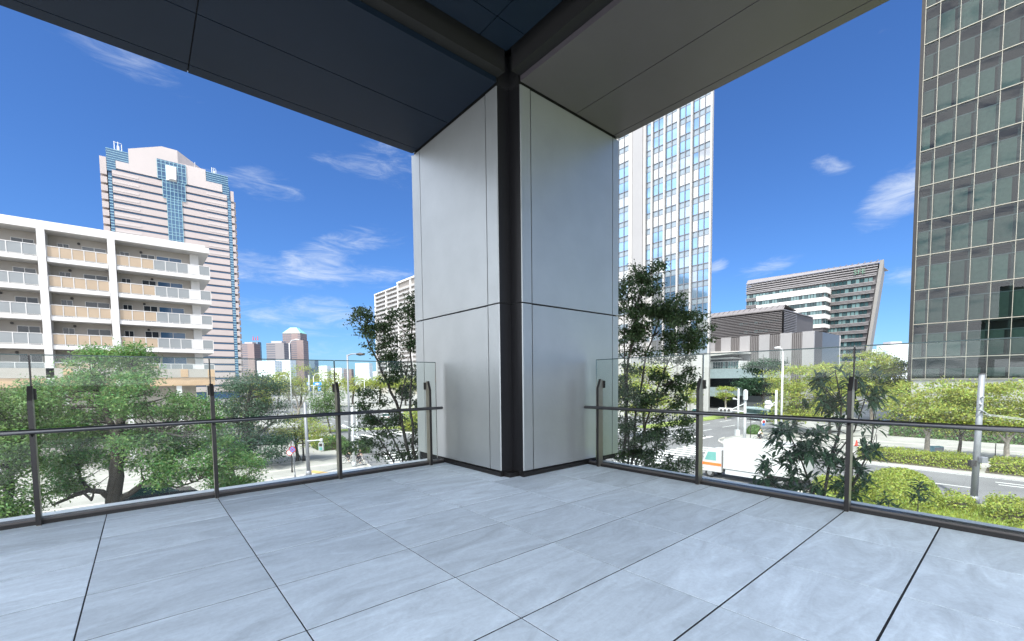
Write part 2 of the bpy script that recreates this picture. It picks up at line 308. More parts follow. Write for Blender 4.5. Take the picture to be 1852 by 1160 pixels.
SZ = 4.75
def soffit_run(kind):
    s = MB()
    def P(a0, a1, b0, b1, z0=SZ, z1=SZ + .08):
        s.box(a0, a1, b0, b1, z0, z1) if kind == 'L' else s.box(b0, b1, a0, a1, z0, z1)
    if kind == 'L': bands = [(4.20, 5.255), (5.267, 6.13), (6.142, 6.30)]; cuts = [-3.9, -2.21, .565, 3.385]
    else: bands = [(3.59, 4.575), (4.587, 5.40), (5.412, 5.54)]; cuts = [-1.3, 4.005]
    for b0, b1 in bands:
        for a0, a1 in zip(cuts[:-1], cuts[1:]): P(a0 + .006, a1 - .006, b0, b1)
    return s
so_l = struct(soffit_run('L').build('soffit', 'soffit'), 'metal soffit panels over the left balustrade, shade put into their colour', 'soffit')
so_r = struct(soffit_run('R').build('soffit', 'soffit_lit'), 'metal soffit panels over the right balustrade, light put into their colour', 'soffit')
MB().box(-3.9, 3.40, 4.21, 6.295, SZ + .02, SZ + .5).build('beam', 'black', so_l)
MB().box(3.60, 5.535, -1.3, 4.02, SZ + .02, SZ + .5).build('beam', 'black', so_r)
MB().box(-3.9, 5.54, 6.296, 6.33, SZ + .03, SZ + 1.4).build('fascia', 'alu', so_l)
MB().box(5.541, 5.575, -1.3, 6.29, SZ + .03, SZ + 1.4).build('fascia', 'alu', so_r)
ce = MB()
for x0, x1 in ((-3.9, -.62), (-.61, 2.94), (2.95, 3.32)):
    for y0, y1 in ((-1.3, .3), (.31, 3.62), (3.63, 3.93)): ce.box(x0, x1, y0, y1, 4.93, 5.0)
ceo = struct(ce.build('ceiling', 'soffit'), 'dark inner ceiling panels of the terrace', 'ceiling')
MB().box(-3.9, 5.5, -1.3, 6.29, 5.26, 5.6).build('slab', 'black', ceo)
MB().box(-3.9, 3.40, 4.06, 4.195, SZ + .06, 5.25).box(3.45, 3.585, -1.3, 4.0, SZ + .06, 5.25).build('trim', 'black', ceo)
MB().box(-3.9, 5.45, -1.3, 6.2, 5.65, 24).build('upper_storeys', 'concrete', ceo)
col = thing('corner_column', 'silver metal-clad corner column with a dark notch between the two balustrades', 'column', (3.4, 4.02, 0))
MB().box(3.43, 5.52, 4.23, 6.34, -3.0, SZ + .4).box(3.60, 5.52, 4.05, 4.2295, 0.0, SZ + .4).build('core', 'black', col)
def pan(x0, x1, y0, y1, z0, z1, b=.006):
    return MB().bevbox(x0, x1, y0, y1, z0, z1, b)
ZZ = [(.075, 2.155), (2.172, SZ - .014)]
for z0, z1 in ZZ:
    for y0, y1 in ((4.455, 6.11), (6.124, 6.37)): pan(3.40, 3.45, y0, y1, z0, z1).build('side_panel', 'alu', col)
    MB().prism([(3.40, 4.232), (3.40, 4.441), (3.43, 4.441), (3.43, 4.222), (3.408, 4.222)], 'z', z0, z1).build('corner_panel', 'alu', col)
    MB().prism([(3.409, 4.2215), (3.60, 4.2215), (3.60, 4.23), (3.409, 4.23)], 'z', z0, z1).build('return_panel', 'notch', col)
    for x0, x1 in ((3.774, 5.40), (5.414, 5.55)): pan(x0, x1, 4.02, 4.07, z0, z1).build('front_panel', 'alu', col)
    MB().prism([(3.61, 4.02), (3.76, 4.02), (3.76, 4.05), (3.600, 4.05), (3.600, 4.028)], 'z', z0, z1).build('corner_panel', 'alu', col)
    MB().box(3.592, 3.5995, 4.03, 4.2205, z0, z1).build('return_panel', 'notch', col)
MB().box(3.392, 3.44, 4.215, 5.70, 0.0, .055).box(3.588, 4.92, 4.012, 4.06, 0.0, .055).box(3.44, 3.61, 4.1, 4.25, 0, .055).build('skirting', 'dark', col)
MB().box(3.405, 5.52, 6.345, 6.38, -3, SZ).build('outer_panel', 'alu', col)

# ------------------------------------------------------------------ glass balustrades
def balustrade(left):
    lab = ('glass balustrade with bronze posts and handrail on the left of the column' if left else
           'glass balustrade with bronze posts and handrail on the right of the column')
    t = thing('glass_balustrade', lab, 'balustrade', (0, 5.6, 0) if left else (4.88, 0, 0), 'glass balustrades of the terrace')
    # a: along the rail, c: across, positive outward
    def bx(mb, a0, a1, c0, c1, z0, z1):
        return mb.box(a0, a1, 5.6 + c0, 5.6 + c1, z0, z1) if left else mb.box(4.88 + c0, 4.88 + c1, a0, a1, z0, z1)
    joints = [-5.89, -4.6, -3.31, -2.02, -.728, .562, 1.851, 3.295] if left else [-4.52, -3.15, -1.77, -.385, .995, 2.375, 3.90]
    posts = joints[1:-1] + [3.135] if left else joints[1:-1] + [3.79]
    for a0, a1 in zip(joints[:-1], joints[1:]):
        e1 = 0 if a1 == joints[-1] else .006
        g = bx(MB(), a0 + .006, a1 - e1, -.006, .006, .05, 1.478).build('glass_panel', 'glass', t)
        bx(MB(), a0 + .006, a1 - e1, -.0065, .0065, 1.4782, 1.488).build('top_edge', 'gedge', g)
        if e1: bx(MB(), a1 - .005, a1 + .005, -.008, .008, .05, 1.48).build('sealant_joint', 'dark', t)
        else: bx(MB(), a1 + .0002, a1 + .004, -.0065, .0065, .05, 1.478).build('end_edge', 'gedge', g)
    b = MB(); bx(b, joints[0], joints[-1] + (.085 if left else .10), -.05, -.012, 0, .05); bx(b, joints[0], joints[-1] + .04, .012, .05, 0, .05); bx(b, joints[0], joints[-1] + .04, -.0118, .0118, 0, .045)
    b.build('base_rail', 'base_m', t)
    k = MB(); bx(k, joints[0], joints[-1] + (.085 if left else .10), -.062, -.0505, 0.0, .034); k.build('base_trim', 'dark', t)
    for a in posts:
        w = .014
        prof = [(-.112, 0), (-.112, 1.085), (-.062, 1.208), (-.0165, 1.208), (-.0165, 0)]
        if left: p = MB().prism([(5.6 + c, z) for c, z in prof], 'x', a - w, a + w)
        else: p = MB().prism([(4.88 + c, z) for c, z in prof], 'y', a - w, a + w)
        po = p.build('post', 'bronze', t)
        e = [(-.118, .006), (-.118, 1.0855), (-.067, 1.2115), (-.060, 1.2115), (-.1122, 1.0848), (-.1122, .006)]
        q = MB().prism([((5.6 if left else 4.88) + c, z) for c, z in e], 'x' if left else 'y', a - w - .003, a + w + .003); q.build('post_edge', 'dark', po)
        c = MB(); bx(c, a - .028, a + .028, -.0162, -.0068, 1.09, 1.19); bx(c, a - .028, a + .028, .0068, .020, 1.09, 1.19); c.build('clamp', 'dark', po)
        br = MB()
        if left: br.tube([(a, 5.6 - .112, .78), (a, 5.6 - .135, .80)], .008, 6)
        else: br.tube([(4.88 - .112, a, .78), (4.88 - .135, a, .80)], .008, 6)
        br.build('rail_bracket', 'dark', po)
    h = MB(); r_ = .0215; a0, a1 = joints[0], (3.32 if left else 4.0)
    if left: h.tube([(a0, 5.6 - .138, .822), (a1 - .01, 5.6 - .138, .822), (a1, 5.6 - .138, .822)], [r_, r_, r_ * .7], 14)
    else: h.tube([(4.88 - .138, a0, .822), (4.88 - .138, a1 - .01, .822), (4.88 - .138, a1, .822)], [r_, r_, r_ * .7], 14)
    h.build('handrail', 'rail', t, True)
balustrade(True); balustrade(False)

# ------------------------------------------------------------------ ground, roads, kerbs
struct(MB().add([(-4000, -4000, ZG), (4000, -4000, ZG), (4000, 4000, ZG), (-4000, 4000, ZG)], [(0, 1, 2, 3)]).build('ground', 'paving'), 'pale paved ground of the district', 'ground')
def sheet(name, poly, z, m):
    return MB().add([(x, y, z) for x, y in poly], [tuple(range(len(poly)))]).build(name, m)
def arc(cx, cy, r_, a0, a1, n=8):
    return [(cx + r_ * math.cos(rad(a0 + (a1 - a0) * i / n)), cy + r_ * math.sin(rad(a0 + (a1 - a0) * i / n))) for i in range(n + 1)]
# avenue along Y, with a lay-by and a flared corner, and the cross street along X
near = [(41.2, -300), (41.2, 7.5), (34.6, 11.5), (34.6, 22.0)] + arc(22.6, 22, 12, 0, 90, 8)[1:] + [(16, 36), (16.0, 37.5), (20.5, 58), (24, 80), (24, 700)]
far = [(53.4, 700), (53.4, 64)] + [(62, 58), (700, 58)] + [(700, 27)] + [(62, 27)] + arc(62, 18.4, 8.6, 90, 180, 6)[1:] + [(53.4, -300)]
road_poly = near + far
struct(sheet('road', road_poly, ZG + .004, 'asphalt'), 'grey asphalt avenue and crossing', 'road')
def kerb_line(pts, w=.18, h=.13):
    m = MB()
    for (xa, ya), (xb, yb) in zip(pts[:-1], pts[1:]):
        d = Vector((xb - xa, yb - ya)); l = d.length; d /= l; n = Vector((-d.y, d.x)) * w / 2
        a, b = Vector((xa, ya)) - d * .002, Vector((xb, yb)) - d * .01
        vs = [(a.x - n.x, a.y - n.y, ZG), (b.x - n.x, b.y - n.y, ZG), (b.x + n.x, b.y + n.y, ZG), (a.x + n.x, a.y + n.y, ZG)]
        m.add(vs + [(x, y, ZG + h) for x, y, _ in vs], [(0, 3, 2, 1), (4, 5, 6, 7), (0, 1, 5, 4), (1, 2, 6, 5), (2, 3, 7, 6), (3, 0, 4, 7)])
    return m
k = kerb_line([p for p in near if -60 < p[1] < 130] ); 
struct(k.build('kerb', 'kerb'), 'pale kerb along the near side of the avenue', 'kerb')
struct(kerb_line([(53.4, -60)][:0] + arc(62, 18.4, 8.6, 90, 180, 6)[::1] + [(53.4, -60)]).build('kerb', 'kerb'), 'pale kerb along the far side of the avenue', 'kerb')
mk = MB()
def stripe(x0, y0, x1, y1, w=.15, z=ZG + .009):
    d = Vector((x1 - x0, y1 - y0)).normalized(); n = Vector((-d.y, d.x)) * w / 2
    mk.add([(x0 - n.x, y0 - n.y, z), (x1 - n.x, y1 - n.y, z), (x1 + n.x, y1 + n.y, z), (x0 + n.x, y0 + n.y, z)], [(0, 1, 2, 3)])
for y in range(-40, 22, 6): stripe(47.2, y, 47.2, y + 3.5); 
for y in (-4.0,): stripe(50.0, y - 12, 50.0, y + 5.0, .16); stripe(51.0, y - 12, 51.0, y + 5.2, .16)
stripe(52.9, -60, 52.9, 14, .12)
for i in range(12): stripe(36.5 + i * 1.4, 23.2, 36.5 + i * 1.4, 27, .55)                     # crossing over the avenue
for i in range(19): stripe(57.5, 29.0 + i * 1.45, 62.5, 29.0 + i * 1.45, .6)                  # crossing over the cross street
for i in range(15): stripe(25 + i * 1.6, 64, 25 + i * 1.6, 68.5, .6)
for i in range(7): stripe(18.5 + i * .4, 39.2 + i * 1.55, 23.5 + i * .4, 39.2 + i * 1.55 - .4, .6)
for y in (33, 37.5, 48, 52.5):
    for x in range(66, 150, 9): stripe(x, y, x + 5, y, .15)
for y in range(72, 200, 9): stripe(33, y, 33, y + 5, .15); stripe(29, y, 29, y + 5, .15); stripe(44, y, 44, y + 5, .15)
struct(mk.build('road_markings', 'white_line'), 'white lane lines and zebra crossings', 'road markings')
def paveline(name, pts, w, m, z=ZG + .006):
    q = MB()
    for (xa, ya), (xb, yb) in zip(pts[:-1], pts[1:]):
        d = Vector((xb - xa, yb - ya)).normalized(); n = Vector((-d.y, d.x)) * w / 2
        q.add([(xa - n.x, ya - n.y, z), (xb - n.x, yb - n.y, z), (xb + n.x, yb + n.y, z), (xa + n.x, ya + n.y, z)], [(0, 1, 2, 3)])
    return struct(q.build(name, m), None)
tp = paveline('tactile_paving', [at(563, 843, 1) and (11.9, 43.9), (13.5, 40.0), (14.0, 36.0)], .8, 'yellow_tile'); tp['label'] = 'strip of yellow tactile paving across the plaza'
pb = MB()
for y in (34.6, 38.4, 42.2, 46.0, 49.8): pb.add([(-30, y, ZG + .004), (15.6 + (y - 38) * .22, y, ZG + .004), (15.6 + (y - 38) * .22, y + .5, ZG + .004), (-30, y + .5, ZG + .004)], [(0, 1, 2, 3)])
for x in (60.4, 66.4, 72.4): pb.add([(x, -60, ZG + .004), (x + .5, -60, ZG + .004), (x + .5, 17, ZG + .004), (x, 17, ZG + .004)], [(0, 1, 2, 3)])
struct(pb.build('paving_bands', 'kerb'), 'darker bands laid across the pavement', 'paving')
# median island with grass in the cross street, lawn and beds under the terrace
LZ = ZG + .12
struct(MB().prism([(66, 40.2), (140, 40.2), (140, 43.8), (66, 43.8), (64.5, 42)], 'z', ZG, LZ).build('median', 'lawn'), 'grass covered traffic island', 'median')
struct(MB().prism([(53.0, 66), (53.0, 69.5), (24.6, 69.5 + 9), (24.6, 69.5 + 6)], 'z', ZG, LZ).build('median', 'lawn'), 'far grass strip beside the avenue', 'median')
struct(MB().prism([(6.2, -60), (40.9, -60), (40.9, 7.0), (34.2, 10.8), (31.0, 9.0), (6.2, 9.0)], 'z', ZG, LZ).build('lawn', 'lawn'), 'sunlit lawn between building and avenue', 'lawn')
struct(MB().prism([(55.2, -40), (57.9, -40), (57.9, 1.9), (55.2, 1.9)], 'z', ZG, LZ).prism([(55.2, 2.4), (57.9, 2.4), (57.9, 10.8), (55.2, 10.8)], 'z', ZG, LZ).build('planting_bed', 'soil'), 'soil beds under the roadside hedges', 'planting bed')

# ------------------------------------------------------------------ apartment block on the left
YA = 64.0
apt = thing('apartment_building', 'white balconied apartment block with tan screens, left of the pink tower', 'apartment building', (-5, YA + 6, ZG))
MB().box(-40, 5.15, YA + 2.0, YA + 13, ZG, 17.3).build('wall', 'cream', apt)
MB().box(5.16, 6.0, YA + 1.6, YA + 12, .95, 16.7).build('end_wall', 'white', apt)
MB().box(-40, 6.95, YA - .12, YA + 13.2, 16.72, 17.35).box(-40, 6.6, YA + .3, YA + 12.6, 17.351, 17.65).build('roof', 'white', apt)
for x0, x1 in ((-13.0, -12.4), (-7.22, -6.64), (-2.06, -1.46), (-18.6, -18.0)): MB().box(x0, x1, YA - .16, YA + 1.99, 1.0, 16.715).build('column', 'white', apt)
slab_b = [13.58, 10.66, 7.74, 4.82, 1.90]
BAYS = [(-17.95, -13.05, 'grey'), (-12.35, -7.26, 'grey'), (-6.6, -2.1, 'tan'), (-1.42, 5.12, 'mix')]
for zi, zb in enumerate(slab_b):
    zt = zb + .42
    for bi, (x0, x1, kind) in enumerate(BAYS):
        xe = x1 if kind != 'mix' else 6.92
        b = MB().box(x0, xe, YA - .05, YA + 1.99, zb, zt)
        if kind == 'mix': b.box(5.125, 6.92, YA + 1.995, YA + 9, zb, zt)
        ba = b.build('balcony', 'white', apt)
        rl = MB()
        n = 5 if kind != 'mix' else 8
        xs = [x0 + (xe - x0) * i / n for i in range(n + 1)]
        rl.box(x0, xe - .06, YA, YA + .06, zt + 1.12, zt + 1.18); rl.box(x0, xe - .06, YA + .01, YA + .05, zt + .06, zt + .10)
        for x in xs: rl.box(x - .03, x + .03, YA - .005, YA + .055, zt, zt + 1.119)
        if kind == 'mix':
            rl.box(6.84, 6.90, YA, YA + 8.5, zt + 1.12, zt + 1.18)
            for y in range(0, 9, 2): rl.box(6.845, 6.895, YA + y + .08, YA + y + .13, zt, zt + 1.119)
        rl.build('railing', 'white', ba)
        ntan = {'tan': n, 'grey': 0, 'mix': 3}[kind]
        if ntan:
            m = MB()
            for x, xx in zip(xs[:ntan], xs[1:ntan + 1]): m.box(x + .045, xx - .045, YA + .02, YA + .04, zt + .12, zt + 1.10)
            m.build('screen', 'tan', ba)
        if ntan < n:
            groups = [(ntan, n)] if kind != 'mix' else [(ntan, n - 2), (n - 1, n)]
            for i0, i1 in groups:
                m = MB()
                for i in range(i0, i1): m.box(xs[i] + .02, xs[i + 1] - .02, YA + .02, YA + .035, zt + .12, zt + 1.10)
                m.build('screen', 'grey_panel', ba)
            if kind == 'mix': MB().box(xs[n - 2] + .03, xs[n - 1] - .03, YA + .02, YA + .05, zt + .1, zt + 1.11).build('screen', 'white', ba)
        # doors and windows on the back wall, condensers on the floor
        def op(a0, a1, z0, z1, m='win_dark'):
            w = MB().box(x0 + a0 * (x1 - x0), x0 + a1 * (x1 - x0), YA + 1.96, YA + 2.02, zt + z0, zt + z1).build('window', m, apt)
            f = MB(); xa, xb = x0 + a0 * (x1 - x0), x0 + a1 * (x1 - x0)
            for q in (xa - .05, (xa + xb) / 2 - .025, xb): f.box(q, q + .05, YA + 1.93, YA + 1.99, zt + z0, zt + z1)
            f.box(xa - .05, xb + .05, YA + 1.93, YA + 1.99, zt + z1 + .001, zt + z1 + .05); f.build('frame', 'white', w)
        if zi < 5:
            if kind == 'mix': op(.05, .16, .05, 1.95); op(.32, .50, .05, 2.0); op(.53, .88, .05, 2.0, 'win_blue')
            elif kind == 'tan': op(.14, .32, .05, 1.95); op(.55, .96, .05, 1.95)
            else: op(.05, .30, .05, 1.95); op(.62, .92, .05, 1.95)
            if bi in (1, 2) or (bi == 3 and zi % 2):
                for c in range(2 if bi == 1 else 1):
                    xa = x0 + (x1 - x0) * (.42 + .2 * c)
                    ac = MB().bevbox(xa, xa + .8, YA + .45, YA + .75, zt + .06, zt + .66, .03).build('condenser', 'white', ba)
            v = MB(); xa = x0 + (x1 - x0) * rnd.uniform(.3, .6)
            v.disc((xa, YA + 1.93, zt + 2.2), .13, (0, 1, 0), .12, 12); v.build('vent', 'dark', apt)
b = MB().box(-40, 6.9, YA - .1, YA + 12, .95, 1.895).build('lower_band', 'peach', apt)
b = MB().box(2.2, 6.9, YA - .16, YA - .1, 1.9, 2.9).box(-40, 2.2, YA - .16, YA - .1, 1.9, 2.9).build('upper_band', 'cream', apt)
m = MB()
for x in (-6, -1, 3.6, 6.2): m.box(x, x + .7, YA - .2, YA - .162, 1.95, 2.85)
m.build('peach_square', 'peach', apt)
for x in (-16, -11, -6, -1, 3.4, 6.3): MB().box(x - .25, x + .25, YA, YA + .5, ZG, .945).build('ground_column', 'white', apt)
for i, (px, w) in enumerate(((20, .4), (95, .3), (190, .5), (330, .4))): pass

# ------------------------------------------------------------------ pink office tower
YT = 280.0
tw = thing('office_tower', 'tall pink granite tower with a blue glass centre strip and stepped glass corners', 'tower', (16, YT + 15, ZG))
MB().box(-7.3, 41.0, YT + .6, YT + 34, ZG, 106).box(-9.5, 42.4, YT + 6.0, YT + 30, ZG, 103.5).build('glass_body', 'win_blue', tw)
prof = [(.4, 95), (.4, 112.8), (13.0, 118.1), (19.2, 118.0), (31, 112.4), (31, 95)]
MB().prism([(.4, 102.4), (.4, 112.8), (13.0, 118.0), (19.2, 118.0), (19.2, 102.4)], 'y', YT - .1, YT + 30).build('crown', 'pink2', tw)
MB().add([(19.2, YT - .1, 118), (19.2, YT + 30, 118), (34.5, YT + 30, 112.5), (34.5, YT + 9, 112.5), (19.2, YT - .1, 102.4), (19.2, YT + 30, 102.4), (34.5, YT + 30, 102.4), (34.5, YT + 9, 102.4)],
         [(0, 1, 2, 3), (0, 3, 7, 4), (3, 2, 6, 7), (1, 5, 6, 2)]).build('crown_side', 'pink2', tw)
[MB().box(*q).build('parapet', 'pink2', tw) for q in ((19.21, 30.6, YT - .1, YT + 8.9, 102.4, 112.0), (30.61, 37.6, YT - .1, YT + 8, 102.4, 106.3), (-4.3, .39, YT - .1, YT + 8, 102.4, 105.9))]
def striped(x0, x1, y0, y1, z0, z1, step):
    g = MB().box(x0, x1, y0, y1, z0, z1).build('corner_glass', 'win_blue', tw); s = MB(); z = z0 + step * .5
    while z < z1 + .1: s.box(x0 - .06, x1 + .06, y0 - .06, y1 + .06, z, z + step * .22); z += step
    s.build('stripe', 'cyan', g)
striped(-7.5, 2.2, YT + .05, YT + 9, 105.95, 110.9, 1.05); striped(-7.5, -4.4, YT - .02, YT + 5.5, 100.5, 105.9, 1.1)
striped(30.7, 40.4, YT + .05, YT + 9, 106.35, 111.0, 1.05); striped(37.7, 40.6, YT - .02, YT + 5.5, 99.5, 106.3, 1.1)
for x0, x1 in ((-7.2, -6.0), (39.8, 41.2)):
    g = MB().box(x0, x1, YT - .02, YT + 1, 2, 99.4).build('corner_glass', 'win_blue', tw); s = MB()
    for i in range(74): s.box(x0 - .05, x1 + .05, YT - .08, YT - .021, 3 + i * 1.3, 3.35 + i * 1.3)
    s.build('stripe', 'cyan', g)
H = 3.78
for i in range(28):
    z0 = 98.6 - i * H; z1 = z0 + 2.72
    cx0, cx1 = (10.9, 22.0) if z0 > 101 else (12.6, 21.6) if z0 > 93 else (14.0, 19.9)
    def sp_(n, *q, m='pink'): MB().box(*q).build(n, m, tw)
    sp_('wing_panel', -9.9, -7.6, YT - .1, YT + 20, z0, z1 if i else 106.5); sp_('wing_panel', 41.3, 42.7, YT - .1, YT + 1.5, z0, z1 if i else 104); sp_('side_panel', 42.71, 44.2, YT + 5, YT + 26, z0 - 1, z1 - 1)
    if z0 > 68: sp_('spandrel', -5.8, cx0, YT - .1, YT + .55, z0, z1); sp_('spandrel', cx1, 39.6, YT - .1, YT + .55, z0, z1)
    else: sp_('spandrel', -5.8, 39.6, YT - .1, YT + .55, z0, z1)
    if z0 > 68:
        sp_('ledge_course', -5.7, 3.6, YT - .2, YT - .101, z0 + .9, z1 - .9, m='pink2'); sp_('ledge_course', 30.5, 39.3, YT - .2, YT - .101, z0 + .9, z1 - .9, m='pink2')
gl = MB().box(10.9, 22.2, YT - .3, YT + .5, 102, 111.6).box(12.6, 21.6, YT - .3, YT + .5, 93.2, 101.99).box(14.0, 19.9, YT - .3, YT + .5, 68, 93.19).build('centre_glass', 'win_blue', tw)
g = MB()
for z0, z1, x0, x1, n in ((102, 111.6, 10.9, 22.2, 7), (93.2, 102, 12.6, 21.6, 6), (68, 93.2, 14.0, 19.9, 4)):
    for i in range(n + 1):
        x = x0 + (x1 - x0) * i / n; g.box(x - .1, x + .1, YT - .42, YT - .301, z0, z1)
    z = z0
    while z < z1: g.box(x0, x1, YT - .40, YT - .302, z, z + .22); g.box(x0, x1, YT - .40, YT - .302, z + 1.4, z + 1.6); z += H
g.build('grid', 'cyan', gl)
MB().add([(14.2, YT - .35, 109.5), (18.4, YT - .35, 109.5), (18.0, YT - 2.2, 102.6), (16.0, YT - 2.2, 102.6), (14.2, YT - .30, 102), (18.4, YT - .30, 102)], [(0, 3, 2, 1), (0, 4, 3), (1, 2, 5), (3, 4, 5, 2)]).build('slanted_canopy', 'white', tw)
def mast(name, par, x, y, z, h, w):
    m = MB()
    for dx in (-w, 0, w): m.tube([(x + dx, y, z), (x + dx, y, z + h * (1 if dx <= 0 else .86))], .17, 6)
    m.box(x - w, x + w, y - .12, y + .12, z + h * .26, z + h * .30).box(x - w, x + w, y - .12, y + .12, z + h * .92, z + h * .95).box(x - .45, x + .45, y - .3, y + .3, z + h * .3, z + h * .65)
    m.build(name, 'pole_w', par)
mast('antenna', tw, -3.2, YT + 4, 110.9, 5.4, 1.3); mast('antenna', tw, 34.8, YT + 4, 111, 4.6, .9)
cr2 = MB()
for x in (23.5, 24.6): cr2.tube([(x + 2, YT + 4, 111.5), (x + 2, YT + 4, 116.0)], .14, 6)
cr2.build('roof_pipe', 'pole_w', tw)

# ------------------------------------------------------------------ right tower (white frame, sky-reflecting windows)
XR = 102.0
rt = thing('white_tower', 'white framed high-rise with blue sky-reflecting windows, right of the column', 'tower', (XR + 12, 62, ZG))
MB().prism([(XR + .3, 48.2), (XR + .3, 75.5), (XR + 26, 80), (XR + 26, 62.0)], 'z', ZG, 74).build('wall', 'wht_tower', rt)
MB().box(XR - .5, XR + .29, 66.1, 69.1, ZG, 74).build('grey_pier', 'gry_tower', rt)
for y0, y1, px in ((65.25, 65.9, .5), (69.2, 70.3, .55), (73.9, 75.5, .3), (63.3, 63.75, .4)): MB().box(XR - px, XR + .29, y0, y1, ZG, 74).build('white_pier', 'wht_tower', rt)
for y in (48.05, 52.75, 56.2, 59.8): MB().box(XR - .45, XR + .29, y, y + .42, ZG, 74).build('white_pier', 'wht_tower', rt)
rb = [(48.5, 52.72, 3), (53.2, 56.17, 2), (56.65, 59.77, 2), (60.25, 63.27, 2), (63.78, 65.22, 1), (70.34, 73.86, 2)]
RH = 3.93
for i in range(18):
    z0 = 4.4 + i * RH
    MB().box(XR + .12, XR + .285, 48.2, 73.88, z0 + 2.55, z0 + RH - .12).build('spandrel', 'pale_span', rt)
    if z0 < 8: continue
    for bi, (y0, y1, n) in enumerate(rb):
        if bi > 3 and z0 < 24: continue
        w = MB()
        for q in range(n): w.box(XR + .05, XR + .28, y0 + (y1 - y0) * q / n + .09, y0 + (y1 - y0) * (q + 1) / n - .09, z0 + .08, z0 + 2.5)
        w = w.build('window', 'win_sky', rt); f = MB()
        for q in range(n + 1):
            y = y0 + (y1 - y0) * q / n; f.box(XR - .12, XR + .27, y - .08, y + .08, z0 - .1, z0 + RH - .11)
        f.box(XR - .02, XR + .285, y0 + .085, y1 - .085, z0 + 2.502, z0 + 2.62).box(XR - .02, XR + .285, y0 + .085, y1 - .085, z0 - .08, z0 + .07); f.build('mullion', 'mull', w)

# ------------------------------------------------------------------ glass office block on the far right
XG = 88.0
gb = thing('glass_office_block', 'dark glass office block with champagne mullions at the right edge', 'office building', (XG + 10, 2, ZG))
MB().box(XG + 3.0, XG + 30, -22, 10.9, ZG, 75).build('core', 'interior', gb)
MB().box(XG - .05, XG + 30, 11.05, 11.45, ZG, 75).build('side_wall', 'dark', gb)
MB().box(XG + .1, XG + 2.9, -22, 11.0, ZG, .45).build('base_wall', 'concrete', gb)
GZ = [.62] + [3.71 + 4.98 * i for i in range(15)]
GY = [11.0, 9.47, 7.43, 5.4, 3.38, 1.36, -.66, -2.7, -4.7]
fr = MB()
for y in GY: fr.box(XG - .10, XG + .12, y - .03, y + .03, .62, 75)
for z in GZ: fr.box(XG - .13, XG + .12, -22, 11.04, z - .05, z + .05)
fr.box(XG - .1, XG + .1, -22, 11.04, .45, .55); fr.build('mullion_grid', 'gb_frame', gb)
for r_, (z0, z1) in enumerate(zip(GZ[:-1], GZ[1:])):
    MB().box(XG + .3, XG + 2.9, -22, 10.95, z0 - .25, z0 + .2).build('floor_edge', 'spandrel', gb)
    if z0 < 70: 
        d = MB().box(XG + .5, XG + .7, -22, 10.9, z1 - 1.5, z1 - 1.38).build('light_shelf', 'gb_glass' if False else 'pole', gb) if r_ else None
    for c, (y1, y0) in enumerate(zip(GY[:-1], GY[1:])):
        if c > 5: continue
        tx_, ty_ = rnd.gauss(0, .006), rnd.gauss(0, .006); g = MB().add([(XG + tx_ + ty_, y0 + .031, z0 + .051), (XG + tx_ - ty_, y1 - .031, z0 + .051), (XG - tx_ - ty_, y1 - .031, z1 - .051), (XG - tx_ + ty_, y0 + .031, z1 - .051)], [(0, 3, 2, 1)]).build('window', 'gb_glass', gb)
        gap = .35 + .25 * ((c + r_) % 2)
        MB().box(XG + .45, XG + .48, y0 + gap, y1 - .03, z0 + .21 if r_ else z0 + .3, (z1 - 1.55) if r_ else z0 + 1.5).build('blind', 'blind', g)
        if r_ and rnd.random() < .8:
            MB().box(XG + .62, XG + .95, y0 + .02, y0 + .34, z0 + .2, z1 - .1).build('inner_column', 'spandrel', g)

# ------------------------------------------------------------------ slanted louvred building with its white box
XS = 230.0
sl = thing('slanted_building', 'broad louvred office building whose right end leans outward', 'office building', (XS + 15, 65, ZG))
pf = [(90.7, ZG), (90.7, 49.0), (38.3, 47.7), (42.6, 12), (44.4, ZG)]
w = MB().prism([(90.6, ZG), (90.6, 45.5), (39.6, 44.5), (43.6, 12), (45.3, ZG)], 'x', XS + .4, XS + 34)
w.v = [(x, y + (x - XS) * .17, z) for x, y, z in w.v]; w.build('wall', 'louvre_d', sl)
w = MB().prism([(38.3, 47.7), (39.5, 47.7), (45.0, ZG), (43.9, ZG)], 'x', XS - .5, XS + 34.2)
w.v = [(x, y + (x - XS) * .155, z) for x, y, z in w.v]; w.build('end_slab', 'end_grey', sl)
def yr(z): return 40.2 + (44.5 - z) * .113
wz = [40.5, 37.1, 33.9, 30.6, 27.4, 24.2, 21.0, 17.8, 14.6, 11.4, 8.2, 5.0]
lv = MB(); z = 44.2
for k_, z in enumerate([45.6, 44.6, 43.6, 42.6, 41.9]): lv.box(XS - .3, XS + .39, yr(z), 90.7, z, z + .45)
lv.build('top_louvres', 'louvre', sl)
for k_, z in enumerate(wz):
    e = 90.5 if k_ < 2 else 90.5
    w = MB(); n = 34; y0 = yr(z) + 1.0
    if k_ > 0: n, e = 10, 57.0
    for q in range(n): w.box(XS + .1, XS + .38, y0 + (e - y0) * q / n + .12, y0 + (e - y0) * (q + 1) / n - .12, z - .75, z + .85)
    w.build('window_band', 'win_teal', sl)
    if k_ in (1, 2, 3): 
        w = MB(); [w.box(XS + .1, XS + .38, 83.4 + q * .9, 84.1 + q * .9, z - .75, z + .85) for q in range(8)]; w.build('window_band', 'win_teal', sl)
    s = MB(); s.box(XS - .45, XS + .39, yr(z), 90.7, z - 1.15, z - .80).box(XS - .35, XS + .39, yr(z), 90.7, z - 1.62, z - 1.35).box(XS - .35, XS + .39, yr(z), 90.7, z - 2.1, z - 1.82); s.build('louvre', 'louvre', sl)
